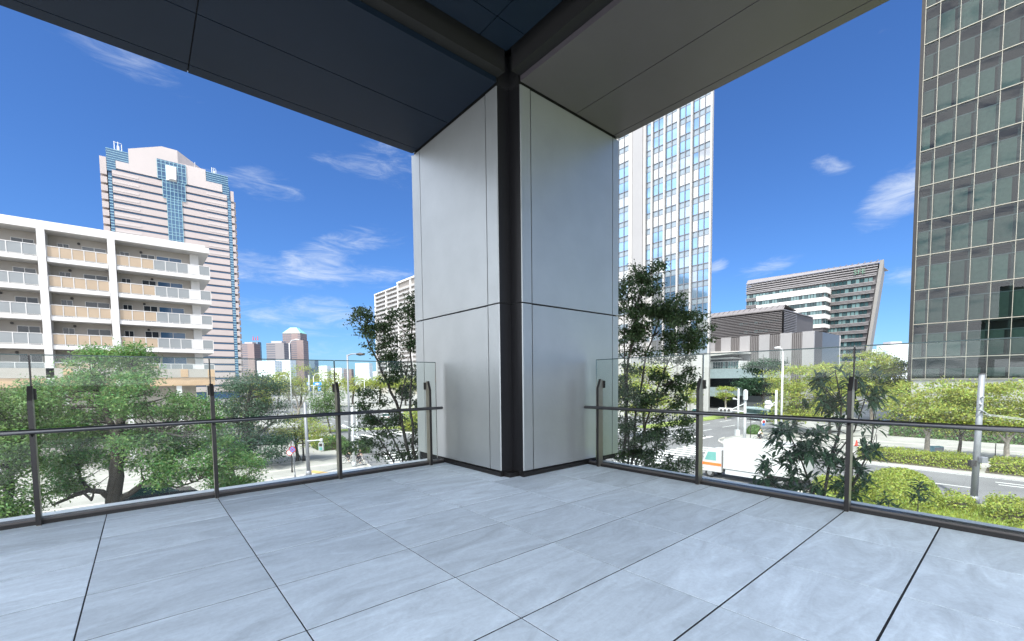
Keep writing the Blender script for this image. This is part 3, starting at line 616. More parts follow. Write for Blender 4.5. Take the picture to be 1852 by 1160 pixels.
ro = MB().box(XS - .1, XS + 20, 40, 90.7, 46.55, 46.8); ro.add([(XS - .3, 39.6, 46.81), (XS - .3, 90.7, 46.81), (XS + 1.8, 90.7, 49), (XS + 1.8, 38.8, 47.7 + .2)], [(0, 3, 2, 1)]); ro.build('roof_screen', 'louvre', sl)
fi = MB()
for q in range(24):
    y = 41.5 + q * 2.1; fi.add([(XS - .5, y, 45.9), (XS - .5, y + .35, 45.9), (XS + 1.6, y - 1.0, 48.6), (XS + 1.6, y - 1.35, 48.6), (XS - .2, y, 45.9), (XS - .2, y + .35, 45.9)], [(0, 1, 2, 3), (1, 0, 4, 5)])
fi.build('roof_fins', 'louvre_d', sl)
tx = bpy.data.curves.new('sign_letters', 'FONT'); tx.body = "SFE"; tx.size = 2.6; tx.extrude = .1; tx.align_x = 'CENTER'; tx.space_character = 1.1
_tmp = bpy.data.objects.new('letters_source', tx); COL.objects.link(_tmp); _me = bpy.data.meshes.new_from_object(_tmp.evaluated_get(bpy.context.evaluated_depsgraph_get()))
bpy.data.objects.remove(_tmp); _me.materials.clear(); _me.materials.append(MT['sign_green']); to = bpy.data.objects.new('sign_letters', _me); COL.objects.link(to); to.parent = sl
to.location = Vector((XS - .75, 46.0, 43.4)) - ORG[sl.name]; to.rotation_euler = (rad(90), 0, rad(-90))
XB = 222.0
MB().box(XB + .5, XS + .3, 56.6, 82.5, 20.5, 38.0).build('box_core', 'louvre_d', sl)
for z1, z0 in ((38.9, 36.6), (34.7, 33.0), (31.1, 29.3), (27.6, 25.7), (23.4, 21.9)): 
    MB().box(XB, XS + .2, 55.7, 83.0, z0, z1).build('white_band', 'white', sl)
for z1, z0 in ((36.59, 34.71), (32.99, 31.11), (29.29, 27.61), (25.69, 23.41)):
    w = MB(); [w.box(XB + .25, XB + .49, 57.0 + q * 1.08, 57.9 + q * 1.08, z0, z1) for q in range(24)]
    [w.box(XB + .6 + q * 1.5, XB + 1.9 + q * 1.5, 56.2, 56.5, z0, z1) for q in range(4)]; w.build('box_window', 'win_teal', sl)

# lower louvred block
XL = 150.0
lo = thing('louvred_block', 'grey louvred block with slanted roof fins in front of the slanted building', 'office building', (XL + 10, 60, ZG))
MB().box(XL + .4, XL + 30, 48.6, 76, ZG, 21.4).build('wall', 'louvre_d', lo)
l2 = MB(); z = 14.0
while z < 21.2: l2.box(XL - .1, XL + .39, 48.2, 76, z, z + .22).box(XL - .1, XL + 12, 48.2, 48.59, z, z + .22); z += .52
l2.build('louvre', 'louvre', lo)
ro = MB(); ro.box(XL - .3, XL + 29, 48.2, 76, 21.42, 21.7); ro.add([(XL - .3, 48.15, 21.71), (XL - .3, 76, 21.71), (XL + 1.2, 76, 23.2), (XL + 1.2, 48.15, 23.2)], [(0, 3, 2, 1)]); ro.add([(XL + 1.2, 48.15, 23.2), (XL + 1.2, 76, 23.2), (XL + 12, 76, 22.2), (XL + 12, 48.15, 22.2)], [(0, 3, 2, 1)]); ro.build('roof_screen', 'louvre', lo)
fi = MB()
for q in range(17): y = 49 + q * 1.65; fi.add([(XL - .5, y, 21.4), (XL - .5, y + .2, 21.4), (XL + 1.15, y - .8, 23.3), (XL + 1.15, y - 1.0, 23.3), (XL - .25, y, 21.4), (XL - .25, y + .2, 21.4)], [(0, 1, 2, 3), (1, 0, 4, 5)])
fi.build('roof_fins', 'louvre_d', lo)
for k_ in range(2): 
    w = MB(); [w.box(XL + .05, XL + .38, 49.5 + q * 1.5, 50.6 + q * 1.5, 15.1 + k_ * 2.9, 16.0 + k_ * 2.9) for q in range(8)]; w.build('window', 'win_teal', lo)

# podium with alternating pale and dark cladding, white canopy and dark glass entrance
XP = 135.0
po = thing('podium_building', 'low building clad in alternating pale and dark panels, below the louvred block', 'building', (XP + 12, 50, ZG))
MB().box(XP + .4, XP + 14.5, 36.4, 80, ZG, 13.0).box(XP + 14.5, XP + 24.5, 36.4, 48, ZG, 13.0).build('wall', 'panel_d', po)
ed = [62.0, 60.3, 57.3, 54.9, 51.9, 49.6, 46.7, 44.2, 41.2, 38.9, 36.09]
for i, (y1, y0) in enumerate(zip(ed[:-1], ed[1:])):
    if i % 2: MB().box(XP, XP + .39, y0 + (.0 if i == 9 else .08), y1 - .08, ZG, 13.1).build('pale_panel', 'panel_l', po)
    else:
        r_ = MB(); n = 5
        for q in range(n): r_.box(XP + .1, XP + .39, y0 + (y1 - y0) * (q + .1) / n, y0 + (y1 - y0) * (q + .62) / n, ZG, 12.9)
        r_.build('ribbed_panel', 'louvre', po)
for y0, y1 in ((62.1, 66), (66.1, 70), (70.1, 76)): MB().box(XP, XP + .39, y0, y1, ZG, 13.1).build('pale_panel', 'panel_l', po)
MB().box(XP + .4, XP + 7, 36.1, 36.39, ZG, 13.15).build('end_panel', 'panel_d', po)
MB().box(XP + 7.1, XP + 24.2, 36.1, 36.39, ZG, 13.2).build('end_panel', 'mull', po)
MB().box(XP + 24.3, XP + 24.9, 36.05, 36.45, ZG, 13.25).build('end_trim', 'white', po)
MB().prism([(51.5, 8.4), (51.5, 7.9), (66, 6.9), (66, 8.9)], 'x', XP - 9, XP - .1).build('canopy', 'white', po)
MB().box(XP - 7, XP - .1, 51.8, 66, 3.6, 5.8).box(XP - 7, XP - .1, 54, 66, 6.4, 6.85).build('upper_wall', 'white', po)
w = MB(); [w.box(XP - 7.2, XP - 7.02, 52.2 + q * .72, 52.75 + q * .72, 3.8, 5.6) for q in range(10)]; w.build('window', 'win_teal', po)
MB().box(XP - 10, XP - .1, 44, 72, .9, 3.55).build('glass_band', 'pale_glass', po)
MB().box(XP - 7, XP - .2, 44.5, 72, -3.2, .85).build('dark_glass', 'win_dark', po)
MB().box(XP - 16, XP - .1, 51, 70, -4.0, -1.6).build('entrance_canopy', 'pale_glass', po)
MB().box(XP - 6.5, XP - .15, 44.5, 72, ZG, -4.05).build('entrance', 'win_dark', po)

# ------------------------------------------------------------------ residential tower behind the left slender tree
XQ = 130.0
rq = thing('residential_tower', 'white residential tower behind the slender tree left of the column', 'tower', (XQ + 15, 270, ZG))
MB().box(XQ + 1.4, XQ + 30, 232, 303, ZG, 62.4).box(XQ + 1.0, XQ + 30, 231, 266.5, ZG, 64.2).build('wall', 'cream', rq)
for y in (266.6, 284.5, 302.6, 249): MB().box(XQ - .2, XQ + 1.39, y - .55, y + .55, ZG, 64.6 if y < 267 else 62.8).build('column', 'white', rq)
MB().box(XQ - .3, XQ + 30, 267.2, 303.5, 62.41, 63.1).box(XQ - .4, XQ + 30, 230.5, 267.1, 64.21, 65.2).build('roof', 'white', rq)
for i in range(22):
    z = 59.4 - i * 2.85; b = MB()
    for y0, y1 in ((249.6, 266), (267.2, 283.9), (285.1, 302), (231, 248.4)): b.box(XQ, XQ + 1.38, y0, y1, z, z + .25).box(XQ - .02, XQ + .1, y0, y1, z + .251, z + 1.25)
    b.build('balcony', 'concrete', rq); w = MB()
    for y0, y1 in ((250.5, 265), (268, 283), (286, 301)):
        for q in range(4): w.box(XQ + 1.3, XQ + 1.41, y0 + q * 3.7, y0 + q * 3.7 + 2.2, z + .3, z + 2.3)
    w.build('window_row', 'gry_tower', rq)

nb = thing('reflection_block', 'unseen brown stepped block added for reflections, beyond the left end of the terrace', 'building', (-95, 170, ZG))  # unseen block, added to darken reflections in the white tower windows
MB().prism([(150, ZG), (150, 62), (163, 62), (163, 74), (176, 74), (176, 50), (215, 50), (215, ZG)], 'x', -110, -80).build('wall', 'blind', nb)
MB().box(-80.3, -79.98, 152, 213, 8, 46).build('window_wall', 'win_dark', nb)

# ------------------------------------------------------------------ far skyline
def facade(name, a, b, sx, sz, rough=.6):
    m, t, o = nodes(name); p = t.nodes.new('ShaderNodeBsdfPrincipled'); p.inputs['Roughness'].default_value = rough
    tcn = t.nodes.new('ShaderNodeTexCoord'); sp = t.nodes.new('ShaderNodeSeparateXYZ'); t.links.new(tcn.outputs['Object'], sp.inputs[0])
    ad = t.nodes.new('ShaderNodeMath'); ad.operation = 'ADD'; t.links.new(sp.outputs[0], ad.inputs[0]); t.links.new(sp.outputs[1], ad.inputs[1])
    r_ = []
    for src, s, th in ((ad.outputs[0], sx, .35), (sp.outputs[2], sz, .42)):
        d = t.nodes.new('ShaderNodeMath'); d.operation = 'DIVIDE'; d.inputs[1].default_value = s; t.links.new(src, d.inputs[0])
        f = t.nodes.new('ShaderNodeMath'); f.operation = 'FRACT'; t.links.new(d.outputs[0], f.inputs[0])
        g = t.nodes.new('ShaderNodeMath'); g.operation = 'GREATER_THAN'; g.inputs[1].default_value = th; t.links.new(f.outputs[0], g.inputs[0]); r_.append(g)
    ml = t.nodes.new('ShaderNodeMath'); ml.operation = 'MULTIPLY'; t.links.new(r_[0].outputs[0], ml.inputs[0]); t.links.new(r_[1].outputs[0], ml.inputs[1])
    mx = t.nodes.new('ShaderNodeMix'); mx.data_type = 'RGBA'; mx.inputs[6].default_value = a + (1,); mx.inputs[7].default_value = b + (1,)
    t.links.new(ml.outputs[0], mx.inputs['Factor']); t.links.new(mx.outputs[2], p.inputs['Base Color']); t.links.new(p.outputs[0], o.inputs[0]); return m
F_br = facade('brown_grid_facade', (.19, .145, .14), (.10, .10, .12), 4, 4); F_gr = facade('grey_grid_facade', (.17, .16, .165), (.085, .09, .11), 5, 4)
F_bl = facade('blue_grid_facade', (.12, .18, .25), (.07, .12, .19), 6, 8); F_pa = facade('haze_pale_grid_facade', (.62, .66, .70), (.45, .52, .58), 7, 5); F_wh = facade('haze_white_grid_facade', (.70, .72, .74), (.50, .56, .60), 9, 4)  # pale and white far facades: distance haze put into the wall colour
def tower(px0, px1, top, depth, m, label, name='far_tower', dz=None, roof=None, group='far skyline buildings'):
    a, b = at(px0, 690, depth), at(px1, 690, depth); zt = at((px0 + px1) / 2, top, depth).z; d = (b - a); d.z = 0; w = d.length; d.normalize(); n = Vector((-d.y, d.x, 0)); dp = dz or w * .8
    if n.dot(_f) < 0: n = -n
    c = (a + b) / 2; c.z = ZG; t = thing(name, label, 'building', tuple(c), group)
    q = [a, b, b + n * dp, a + n * dp]; MB().prism([(v.x, v.y) for v in q], 'z', ZG, zt).build('wall', m, t)
    if roof == 'hip':
        cc = sum(q, Vector()) / 4; inn = [cc + (v - cc) * .35 for v in q]; h = w * .33
        MB().add([(v.x, v.y, zt + .1) for v in q] + [(v.x, v.y, zt + h) for v in inn], [(0, 1, 5, 4), (1, 2, 6, 5), (2, 3, 7, 6), (3, 0, 4, 7), (4, 5, 6, 7), (3, 2, 1, 0)]).build('roof', 'pipe', t)
    elif roof == 'plant':
        cc = sum(q, Vector()) / 4; inn = [cc + (v - cc) * .6 for v in q]; MB().prism([(v.x, v.y) for v in inn], 'z', zt + .05, zt + w * .12).build('roof_plant', 'grey_facade', t)
    elif roof == 'mast':
        m_ = MB(); cc = sum(q, Vector()) / 4
        for k_ in (-.3, 0, .3): m_.tube([cc + d * w * k_ + Vector((0, 0, zt)), cc + d * w * k_ + Vector((0, 0, zt + w * (.55 if k_ else .4)))], [1.0, .6], 5)
        m_.build('mast', 'sign_red', t)
    return t
tower(438, 462, 622, 815, F_br, 'slim brown far tower just right of the pink tower', roof='plant')
tower(455, 469, 619, 880, F_bl, 'dark blue far tower with red masts', roof='mast')
tower(484, 516, 621, 770, F_gr, 'broad grey flat-topped far tower', roof='plant')
tower(527, 551, 616, 830, F_br, 'tallest far tower, brown shaft', 'far_tower'); tower(514, 546, 603, 838, F_br, 'brown far tower with a green hipped roof', roof='hip')
tower(466, 498, 653, 640, F_wh, 'pale low block below the grey far tower'); tower(500, 526, 650, 700, F_pa, 'bluish pale block between the far towers')
tower(550, 570, 652, 900, F_bl, 'small bluish block right of the brown far towers'); tower(570, 592, 662, 1100, F_pa, 'pale hazy block above the far trees')
tower(586, 618, 666, 1300, F_wh, 'wide pale hazy block behind the balustrade post'); tower(622, 636, 668, 1000, F_br, 'thin reddish hazy block left of the street lamp')
tower(643, 668, 657, 1200, F_wh, 'pale hazy slab right of the street lamp'); tower(668, 692, 672, 1400, F_pa, 'low hazy block beside the residential tower'); tower(440, 470, 660, 900, F_wh, 'low pale block at the foot of the pink tower')
tower(1606, 1640, 622, 420, F_wh, 'pale hazy block left of the glass office block', roof='plant', group=None); tower(1560, 1612, 632, 520, F_pa, 'pale far block seen above the bright trees', group=None)
for i in range(26):
    px = 430 + i * 13.7; 
tower(700, 770, 668, 900, F_wh, 'white hazy block behind the slender tree'); tower(1110, 1180, 640, 500, F_wh, 'pale block behind the right slender tree', group=None)

# ------------------------------------------------------------------ foliage
def leaf_object(name, cen, nor, size, m, parent, aspect=.5, droop=0.):
    """many leaf-shaped faces: rhombs folded along the midrib"""
    n = len(cen); up = nor / np.maximum(np.linalg.norm(nor, axis=1, keepdims=True), 1e-6)
    t = nr.normal(size=(n, 3)); t -= up * (t * up).sum(1, keepdims=True); t /= np.maximum(np.linalg.norm(t, axis=1, keepdims=True), 1e-6)
    b = np.cross(up, t); s = size[:, None]
    v = np.empty((n, 4, 3)); v[:, 0] = cen - t * s * .5; v[:, 1] = cen + b * s * aspect * .5 + up * s * .06; v[:, 2] = cen + t * s * .5 - np.array([0, 0, 1.]) * s * droop; v[:, 3] = cen - b * s * aspect * .5 + up * s * .06
    return raw_quads(name, v.reshape(-1, 3), m, parent)
def raw_quads(name, v, m, parent):
    o0 = ORG.get(parent.name, Vector((0, 0, 0))) if parent else Vector((0, 0, 0)); v = v - np.array(o0)
    me = bpy.data.meshes.new(name); nv = len(v); nf = nv // 4
    me.vertices.add(nv); me.vertices.foreach_set('co', v.astype(np.float32).ravel()); me.loops.add(nv); me.loops.foreach_set('vertex_index', np.arange(nv, dtype=np.int32))
    me.polygons.add(nf); me.polygons.foreach_set('loop_start', np.arange(0, nv, 4, dtype=np.int32)); me.polygons.foreach_set('loop_total', np.full(nf, 4, dtype=np.int32))
    me.update(calc_edges=True); me.materials.append(MT[m] if isinstance(m, str) else m)
    o = bpy.data.objects.new(name, me); COL.objects.link(o)
    if parent: o.parent = parent
    return o
def crown_points(clumps, per, rc, flat=.55):
    C = []; Nn = []
    for c, k in clumps:
        n = int(per * k); r_ = rc * k ** .5
        p = nr.normal(size=(n, 3)) * np.array([r_, r_, r_ * flat]) * .55
        C.append(np.array(c) + p); q = nr.normal(size=(n, 3)) * .75 + np.array([0, 0, .9]) + p / (r_ + 1e-6) * .5; Nn.append(q)
    return np.concatenate(C), np.concatenate(Nn)
def branchy(mb, trunk, clumps, r0, sides=5):
    """thin curved limbs from the trunk nodes out to the leaf clumps"""
    for c, k in clumps:
        c = Vector(c); best = None
        for p, r_ in trunk:
            d = (c - p).length + max(0, p.z - c.z + .2) * 2.5
            if best is None or d < best[0]: best = (d, p, r_)
        _, p, r_ = best; mid = p.lerp(c, .5) + Vector((rnd.uniform(-.1, .1), rnd.uniform(-.1, .1), -.06)) * (c - p).length
        ra = min(r_ * .55, r0); mb.tube([p, p.lerp(mid, .5), mid, c], [ra, ra * .8, ra * .55, ra * .2], sides, False)
def tree(name, label, px, depth, stems, blobs, leaf, lm, group=None, bark='bark', per=120, rc=.55, base=ZG, cat='tree', flat=.55, aspect=.5, br=.05, dens=1., droop=.1, depthr=.9):
    """stems: list of polylines of (px, py, radius px, depth offset); blobs: (px, py, rx, ry, depth offset, number of leaf clumps)"""
    b = at(px, 800, depth); b.z = base; t = thing(name, label, cat, tuple(b), group)
    tr = MB(); nodes_ = []
    for si, st in enumerate(stems):
        pts = []; rs = []
        for i, s in enumerate(st):
            d = depth + (s[3] if len(s) > 3 else 0)
            p = at(s[0], s[1], d); 
            if i == 0 and s[1] > 9000: p = at(s[0], 800, d); p.z = base
            pts.append(p); rs.append(s[2] * d / FPX)
        # finer, slightly crooked
        P2 = []; R2 = []
        for i in range(len(pts) - 1):
            for k in range(3):
                f = k / 3; w = 0 if (k == 0) else .035 * (pts[i + 1] - pts[i]).length
                P2.append(pts[i].lerp(pts[i + 1], f) + Vector((rnd.uniform(-w, w), rnd.uniform(-w, w), 0))); R2.append(rs[i] * (1 - f) + rs[i + 1] * f)
        P2.append(pts[-1]); R2.append(rs[-1]); tr.tube(P2, R2, 8, False); nodes_ += list(zip(P2, R2))
    clumps = []
    for q in blobs:
        c = at(q[0], q[1], depth + q[4]); sc = (depth + q[4]) / FPX; rx, rz = q[2] * sc, q[3] * sc
        for _ in range(int(q[5] * dens + .5)):
            while True:
                u = np.array([rnd.uniform(-1, 1) for _ in range(3)]); l = np.linalg.norm(u)
                if .05 < l < 1: break
            u *= (l ** .35) / l
            p = c + CR * float(u[0] * rx) + Vector((0, 0, 1)) * float(u[2] * rz) + Vector((_f.x, _f.y, 0)) * float(u[1] * min(rx, 4.0) * depthr)
            clumps.append((tuple(p), rnd.uniform(.55, 1.45)))
    branchy(tr, nodes_, clumps, br)
    tr.build('trunk', bark, t, True)
    C, Nn = crown_points(clumps, per, rc, flat)
    leaf_object('crown', C, Nn, leaf * nr.uniform(.6, 1.3, len(C)), lm, t, aspect, droop)
    return t

# big camphor below the left balustrade
tree('camphor_tree', 'big spreading camphor tree with a forked trunk behind the leftmost full glass panel', 205, 25,
     [[(205, 9999, 13), (206, 930, 12), (208, 880, 11), (213, 830, 10), (212, 800, 9.5)], [(212, 800, 7), (200, 765, 5), (182, 720, 3.5), (165, 680, 1.5)], [(212, 802, 8), (217, 770, 7), (224, 735, 5.5), (234, 690, 3.5), (240, 650, 1.2)],
      [(204, 905, 6, 0), (185, 890, 5, -.5), (160, 887, 4.5, -1), (130, 898, 3.5, -1.6), (95, 914, 2, -2.2)], [(165, 888, 3.5, -1), (145, 868, 2.5, -.5), (135, 830, 1.5, 0)], [(150, 890, 2.5, -1.2), (165, 905, 2, -1.5), (172, 880, 1.2, -2)],
      [(210, 905, 6, 0), (235, 893, 5, .3), (262, 872, 4, .6), (300, 862, 2.5, 1)], [(215, 805, 5, 0), (245, 790, 3.5, -.3), (285, 778, 2.2, -.6), (330, 790, 1.2, -1)], [(262, 872, 2.5, .6), (320, 882, 1.8, .4), (360, 868, 1, .2)]],
     [(205, 675, 62, 32, 1.0, 22), (130, 725, 70, 40, 0, 26), (285, 715, 72, 42, 0, 28), (110, 800, 55, 42, -.6, 22), (150, 772, 42, 26, .8, 14), (165, 835, 46, 24, .6, 12), (275, 815, 60, 36, .2, 22), (225, 790, 24, 14, 1.6, 6), (340, 770, 45, 50, .3, 22), (345, 835, 45, 32, .2, 14),
      (110, 865, 42, 28, -1, 10), (175, 642, 26, 10, 0, 5), (245, 640, 24, 14, 0, 7), (90, 740, 40, 40, .5, 10), (310, 862, 30, 16, 0, 5), (420, 835, 20, 40, 1.5, 6)],
     .165, 'lf_camphor', 'camphor trees below the left balustrade', per=300, rc=.70, br=.09, aspect=.42)
tree('camphor_tree', 'camphor tree cut off by the left edge of the frame', 8, 21, [[(10, 9999, 9), (14, 900, 7), (20, 840, 5), (22, 780, 3)], [(14, 890, 5), (-20, 830, 4), (-40, 760, 2)], [(18, 860, 4), (45, 810, 2.5), (55, 770, 1.2)]],
     [(15, 745, 55, 45, 0, 22), (20, 820, 50, 45, -.5, 20), (15, 900, 50, 40, -.5, 16), (-40, 780, 60, 80, 0, 20), (60, 720, 25, 20, 0, 6)], .16, 'lf_mid', 'camphor trees below the left balustrade', per=280, rc=.68, br=.07, aspect=.42)
tree('camphor_tree', 'bushy bright camphor beside the second balustrade post', 425, 32, [[(425, 9999, 6), (425, 900, 5), (420, 850, 3), (425, 820, 1.5)]],
     [(425, 850, 42, 32, 0, 22), (440, 880, 28, 16, -.5, 8), (405, 880, 28, 14, 0, 8), (400, 810, 22, 20, 0, 7)], .17, 'lf_camphor', 'camphor trees below the left balustrade', per=190, rc=.7)
tree('evergreen_tree', 'dark evergreen tree with a bare trunk on the plaza, right of the big camphor', 452, 44, [[(452, 9999, 7), (450, 838, 6), (447, 790, 5), (446, 750, 4), (452, 705, 2)], [(447, 780, 4), (420, 755, 2.5), (405, 735, 1.2)], [(448, 800, 4), (480, 775, 2.5), (500, 760, 1)]],
     [(468, 708, 34, 34, 0, 20), (415, 722, 30, 36, 0, 16), (490, 748, 28, 26, 0, 12), (430, 792, 44, 26, -.5, 18), (478, 806, 40, 20, -.5, 14), (400, 775, 30, 36, 0, 12), (500, 790, 20, 14, 0, 5)], .22, 'lf_dark', per=170, rc=.95, br=.08)
tree('street_tree', 'small yellow-green tree behind the dark evergreen', 455, 62, [[(455, 9999, 3), (455, 760, 2), (455, 700, 1)]], [(452, 715, 30, 40, 0, 26), (440, 770, 22, 20, 0, 8)], .26, 'lf_bright', per=150, rc=1.2)
tree('street_tree', 'staked small tree beside the black lamp post on the plaza', 536, 47, [[(537, 9999, 3), (536, 800, 2.4), (533, 775, 1.5)], [(536, 800, 1.6), (555, 780, .9)], [(536, 803, 1.6), (512, 782, .9)], [(533, 9999, .8, -.6), (536, 812, .6)], [(543, 9999, .8, .4), (537, 812, .6)]],
     [(520, 772, 42, 18, 0, 20), (562, 783, 26, 18, 0, 12), (500, 790, 18, 10, 0, 4)], .2, 'lf_bright', per=170, rc=.9)
tree('street_tree', 'thin sparse tree in front of the blue road signs', 540, 98, [[(540, 9999, 2.2), (540, 745, 1.8), (536, 720, 1)], [(540, 742, 1.3), (555, 715, .7)], [(540, 745, 1.2), (522, 722, .7)]], [(540, 708, 28, 20, 0, 18), (520, 725, 14, 12, 0, 5)], .3, 'lf_sparse', per=70, rc=1.3, bark='bark_l')
tree('street_tree', 'mid green round tree left of the third balustrade post', 590, 72, [[(598, 9999, 2), (594, 765, 1.6), (590, 740, 1)]], [(588, 722, 26, 26, 0, 22), (604, 745, 16, 18, 0, 8), (580, 755, 18, 8, 0, 4)], .26, 'lf_mid', per=150, rc=1.2)
for i, (px, py, rx, ry, d, lab) in enumerate([(505, 694, 22, 18, 140, 'far bright tree nearest the dark evergreen'), (545, 690, 34, 26, 150, 'largest far bright tree, behind the blue road signs'), (588, 692, 30, 22, 145, 'far bright tree right of the blue road signs'), (640, 695, 30, 12, 165, 'far bright tree at the foot of the street lamp'),
                                              (688, 692, 26, 10, 170, 'low far bright tree behind the slender tree'), (480, 700, 22, 16, 120, 'far bright tree partly hidden by the dark evergreen'), (735, 695, 26, 12, 150, 'far bright tree below the residential tower'), (755, 760, 14, 20, 75, 'small bright tree next to the column edge')]):
    tree('round_tree', lab, px, d, [[(px, 9999, 2), (px, py + ry, 1.6), (px, py, 1)]], [(px, py, rx, ry, 0, 26), (px - rx * .5, py + ry * .4, rx * .6, ry * .6, 0, 8)], .5, 'lf_bright', 'far round trees', per=110, rc=1.9)
# two slender multi-stemmed trees close to the terrace
tree('slender_tree', 'slender multi-stemmed tree just left of the column', 725, 9.6,
     [[(742, 9999, 3.6, .1), (744, 840, 3.2), (722, 745, 2.8), (700, 690, 2.2), (676, 640, 1.6), (650, 585, .8)], [(752, 9999, 3.4, .3), (753, 840, 2.8), (741, 740, 2.2), (742, 640, 1.6), (748, 545, .8)], [(736, 9999, 2.6, -.2), (728, 830, 2), (700, 775, 1.4), (660, 740, .7)], [(722, 9999, 2.2, .2), (712, 835, 1.5), (690, 800, 1), (662, 770, .6)], [(756, 9999, 2.4, .5), (760, 820, 1.8), (772, 720, 1)], [(722, 745, 1.6), (732, 690, 1.2), (738, 650, .7)]],
     [(655, 578, 20, 18, 0, 9), (682, 585, 22, 16, 0, 9), (680, 612, 30, 20, 0, 13), (700, 636, 26, 12, 0, 9), (742, 555, 12, 24, 0, 9), (745, 605, 14, 28, 0, 10), (715, 570, 12, 8, 0, 3), (708, 672, 22, 20, 0, 9), (735, 690, 34, 28, .1, 17), (672, 725, 26, 18, -.1, 10), (690, 760, 34, 20, 0, 12), (660, 765, 22, 12, 0, 5), (690, 795, 30, 14, 0, 9), (715, 815, 36, 14, .2, 10), (748, 760, 20, 40, .2, 8), (650, 810, 24, 14, 0, 5), (730, 835, 40, 12, .2, 8)],
     .082, 'lf_slender', 'slender trees beside the column', per=58, rc=.165, br=.007, flat=.6, aspect=.42, droop=.25)
tree('slender_tree', 'dense slender multi-stemmed tree just right of the column', 1150, 9.6,
     [[(1128, 9999, 3.4), (1128, 860, 3), (1131, 760, 2.4), (1136, 650, 2), (1165, 500, .8)], [(1140, 9999, 3), (1140, 850, 2.6), (1150, 740, 2), (1168, 640, 1.6), (1205, 545, .7)], [(1134, 9999, 2.6), (1136, 850, 2.2), (1130, 700, 1.6), (1128, 560, .8)], [(1148, 9999, 2.4), (1150, 840, 2), (1180, 730, 1.5), (1215, 640, .9), (1270, 600, .5)], [(1156, 9999, 2), (1165, 850, 1.5), (1190, 800, .9)], [(1137, 650, 1.4), (1145, 590, .8)]],
     [(1172, 492, 30, 18, 0, 11), (1150, 525, 34, 26, 0, 16), (1195, 545, 44, 26, 0, 20), (1145, 575, 32, 34, 0, 18), (1195, 592, 46, 28, 0, 20), (1245, 575, 26, 14, 0, 9), (1262, 606, 32, 16, 0, 11), (1235, 622, 30, 14, 0, 8), (1140, 625, 26, 18, 0, 7), (1200, 660, 56, 30, .1, 20), (1235, 690, 28, 24, 0, 9),
      (1140, 730, 30, 40, 0, 17), (1195, 720, 44, 26, 0, 14), (1160, 785, 46, 30, 0, 20), (1215, 775, 40, 22, 0, 12), (1140, 835, 30, 24, 0, 11), (1185, 835, 46, 20, 0, 14), (1230, 845, 34, 16, 0, 7), (1130, 680, 16, 20, 0, 5)],
     .082, 'lf_slender', 'slender trees beside the column', per=84, rc=.17, br=.007, flat=.6, aspect=.42, droop=.25)
# trees along and beyond the avenue on the right
R_G = 'street trees across the avenue'
def layered(name, label, px, depth, by, blobs, lm='lf_bright', leaf=.24, per=160, rc=1.0, bark='bark_l', tr=4.5, group=R_G, forks=((-22, -50), (18, -52), (2, -62))):
    st = [[(px, 9999, tr), (px, by - 25, tr * .8), (px + 1, by - 45, tr * .65)]] + [[(px, by - 38, tr * .5), (px + dx * .5, by - 38 + dy * .35, tr * .35), (px + dx, by - 38 + dy * .9, tr * .15)] for dx, dy in forks]
    return tree(name, label, px, depth, st, blobs, leaf, lm, group, bark, per, rc, flat=.38, dens=1.0)
layered('street_tree', 'pale-trunked layered tree behind the hedge, nearest the wall of the glass block', 1677, 45, 826, [(1690, 708, 62, 18, 0, 20), (1650, 735, 46, 16, 0, 14), (1700, 738, 50, 18, 0, 16), (1660, 758, 50, 10, 0, 9), (1715, 760, 40, 10, 0, 8)])
layered('street_tree', 'dark-trunked layered tree left of the utility pole', 1736, 43.5, 832, [(1755, 712, 42, 18, 0, 16), (1745, 745, 52, 18, 0, 18), (1730, 770, 42, 10, 0, 8), (1775, 770, 30, 10, 0, 6)], bark='bark', tr=3)
layered('street_tree', 'layered tree with a low fork right of the utility pole', 1820, 41.7, 838, [(1835, 712, 48, 18, 0, 18), (1815, 745, 48, 20, 0, 18), (1850, 770, 46, 12, 0, 12), (1800, 772, 34, 8, 0, 6), (1880, 740, 40, 40, 0, 16)], forks=((-26, -40), (28, -42), (2, -60)))
layered('street_tree', 'large pale green tree above the third right post', 1575, 74, 770, [(1572, 655, 54, 18, 0, 22), (1590, 685, 50, 22, 0, 22), (1545, 690, 40, 26, 0, 18), (1590, 715, 40, 16, 0, 12)], leaf=.34, rc=1.6, tr=3)
layered('evergreen_tree', 'narrow dark tree left of the glass office block', 1618, 86, 740, [(1617, 662, 16, 18, 0, 12), (1612, 690, 16, 20, 0, 10), (1625, 700, 22, 16, 0, 12)], 'lf_dark', leaf=.34, rc=1.4, tr=2, group=None, bark='bark')
layered('street_tree', 'full bright tree behind the lamp post', 1440, 66, 790, [(1435, 685, 40, 22, 0, 18), (1410, 715, 32, 26, 0, 14), (1450, 722, 48, 28, 0, 22), (1425, 750, 40, 14, 0, 9)], leaf=.3, rc=1.35, tr=2.5, bark='bark')
layered('street_tree', 'bright tree behind the broad-leaved shrub', 1500, 64, 792, [(1490, 680, 36, 20, 0, 16), (1515, 715, 40, 26, 0, 18), (1480, 745, 40, 16, 0, 12)], leaf=.3, rc=1.35, tr=2.5, bark='bark')
layered('pine_tree', 'flat-topped dark tree in front of the podium', 1380, 100, 760, [(1385, 662, 30, 11, 0, 16), (1365, 668, 16, 10, 0, 7), (1358, 694, 26, 10, 0, 12), (1378, 705, 20, 10, 0, 7)], 'lf_dark', leaf=.42, rc=1.6, tr=2.2, group=None, bark='bark', forks=((-20, -50), (12, -80), (0, -90)))
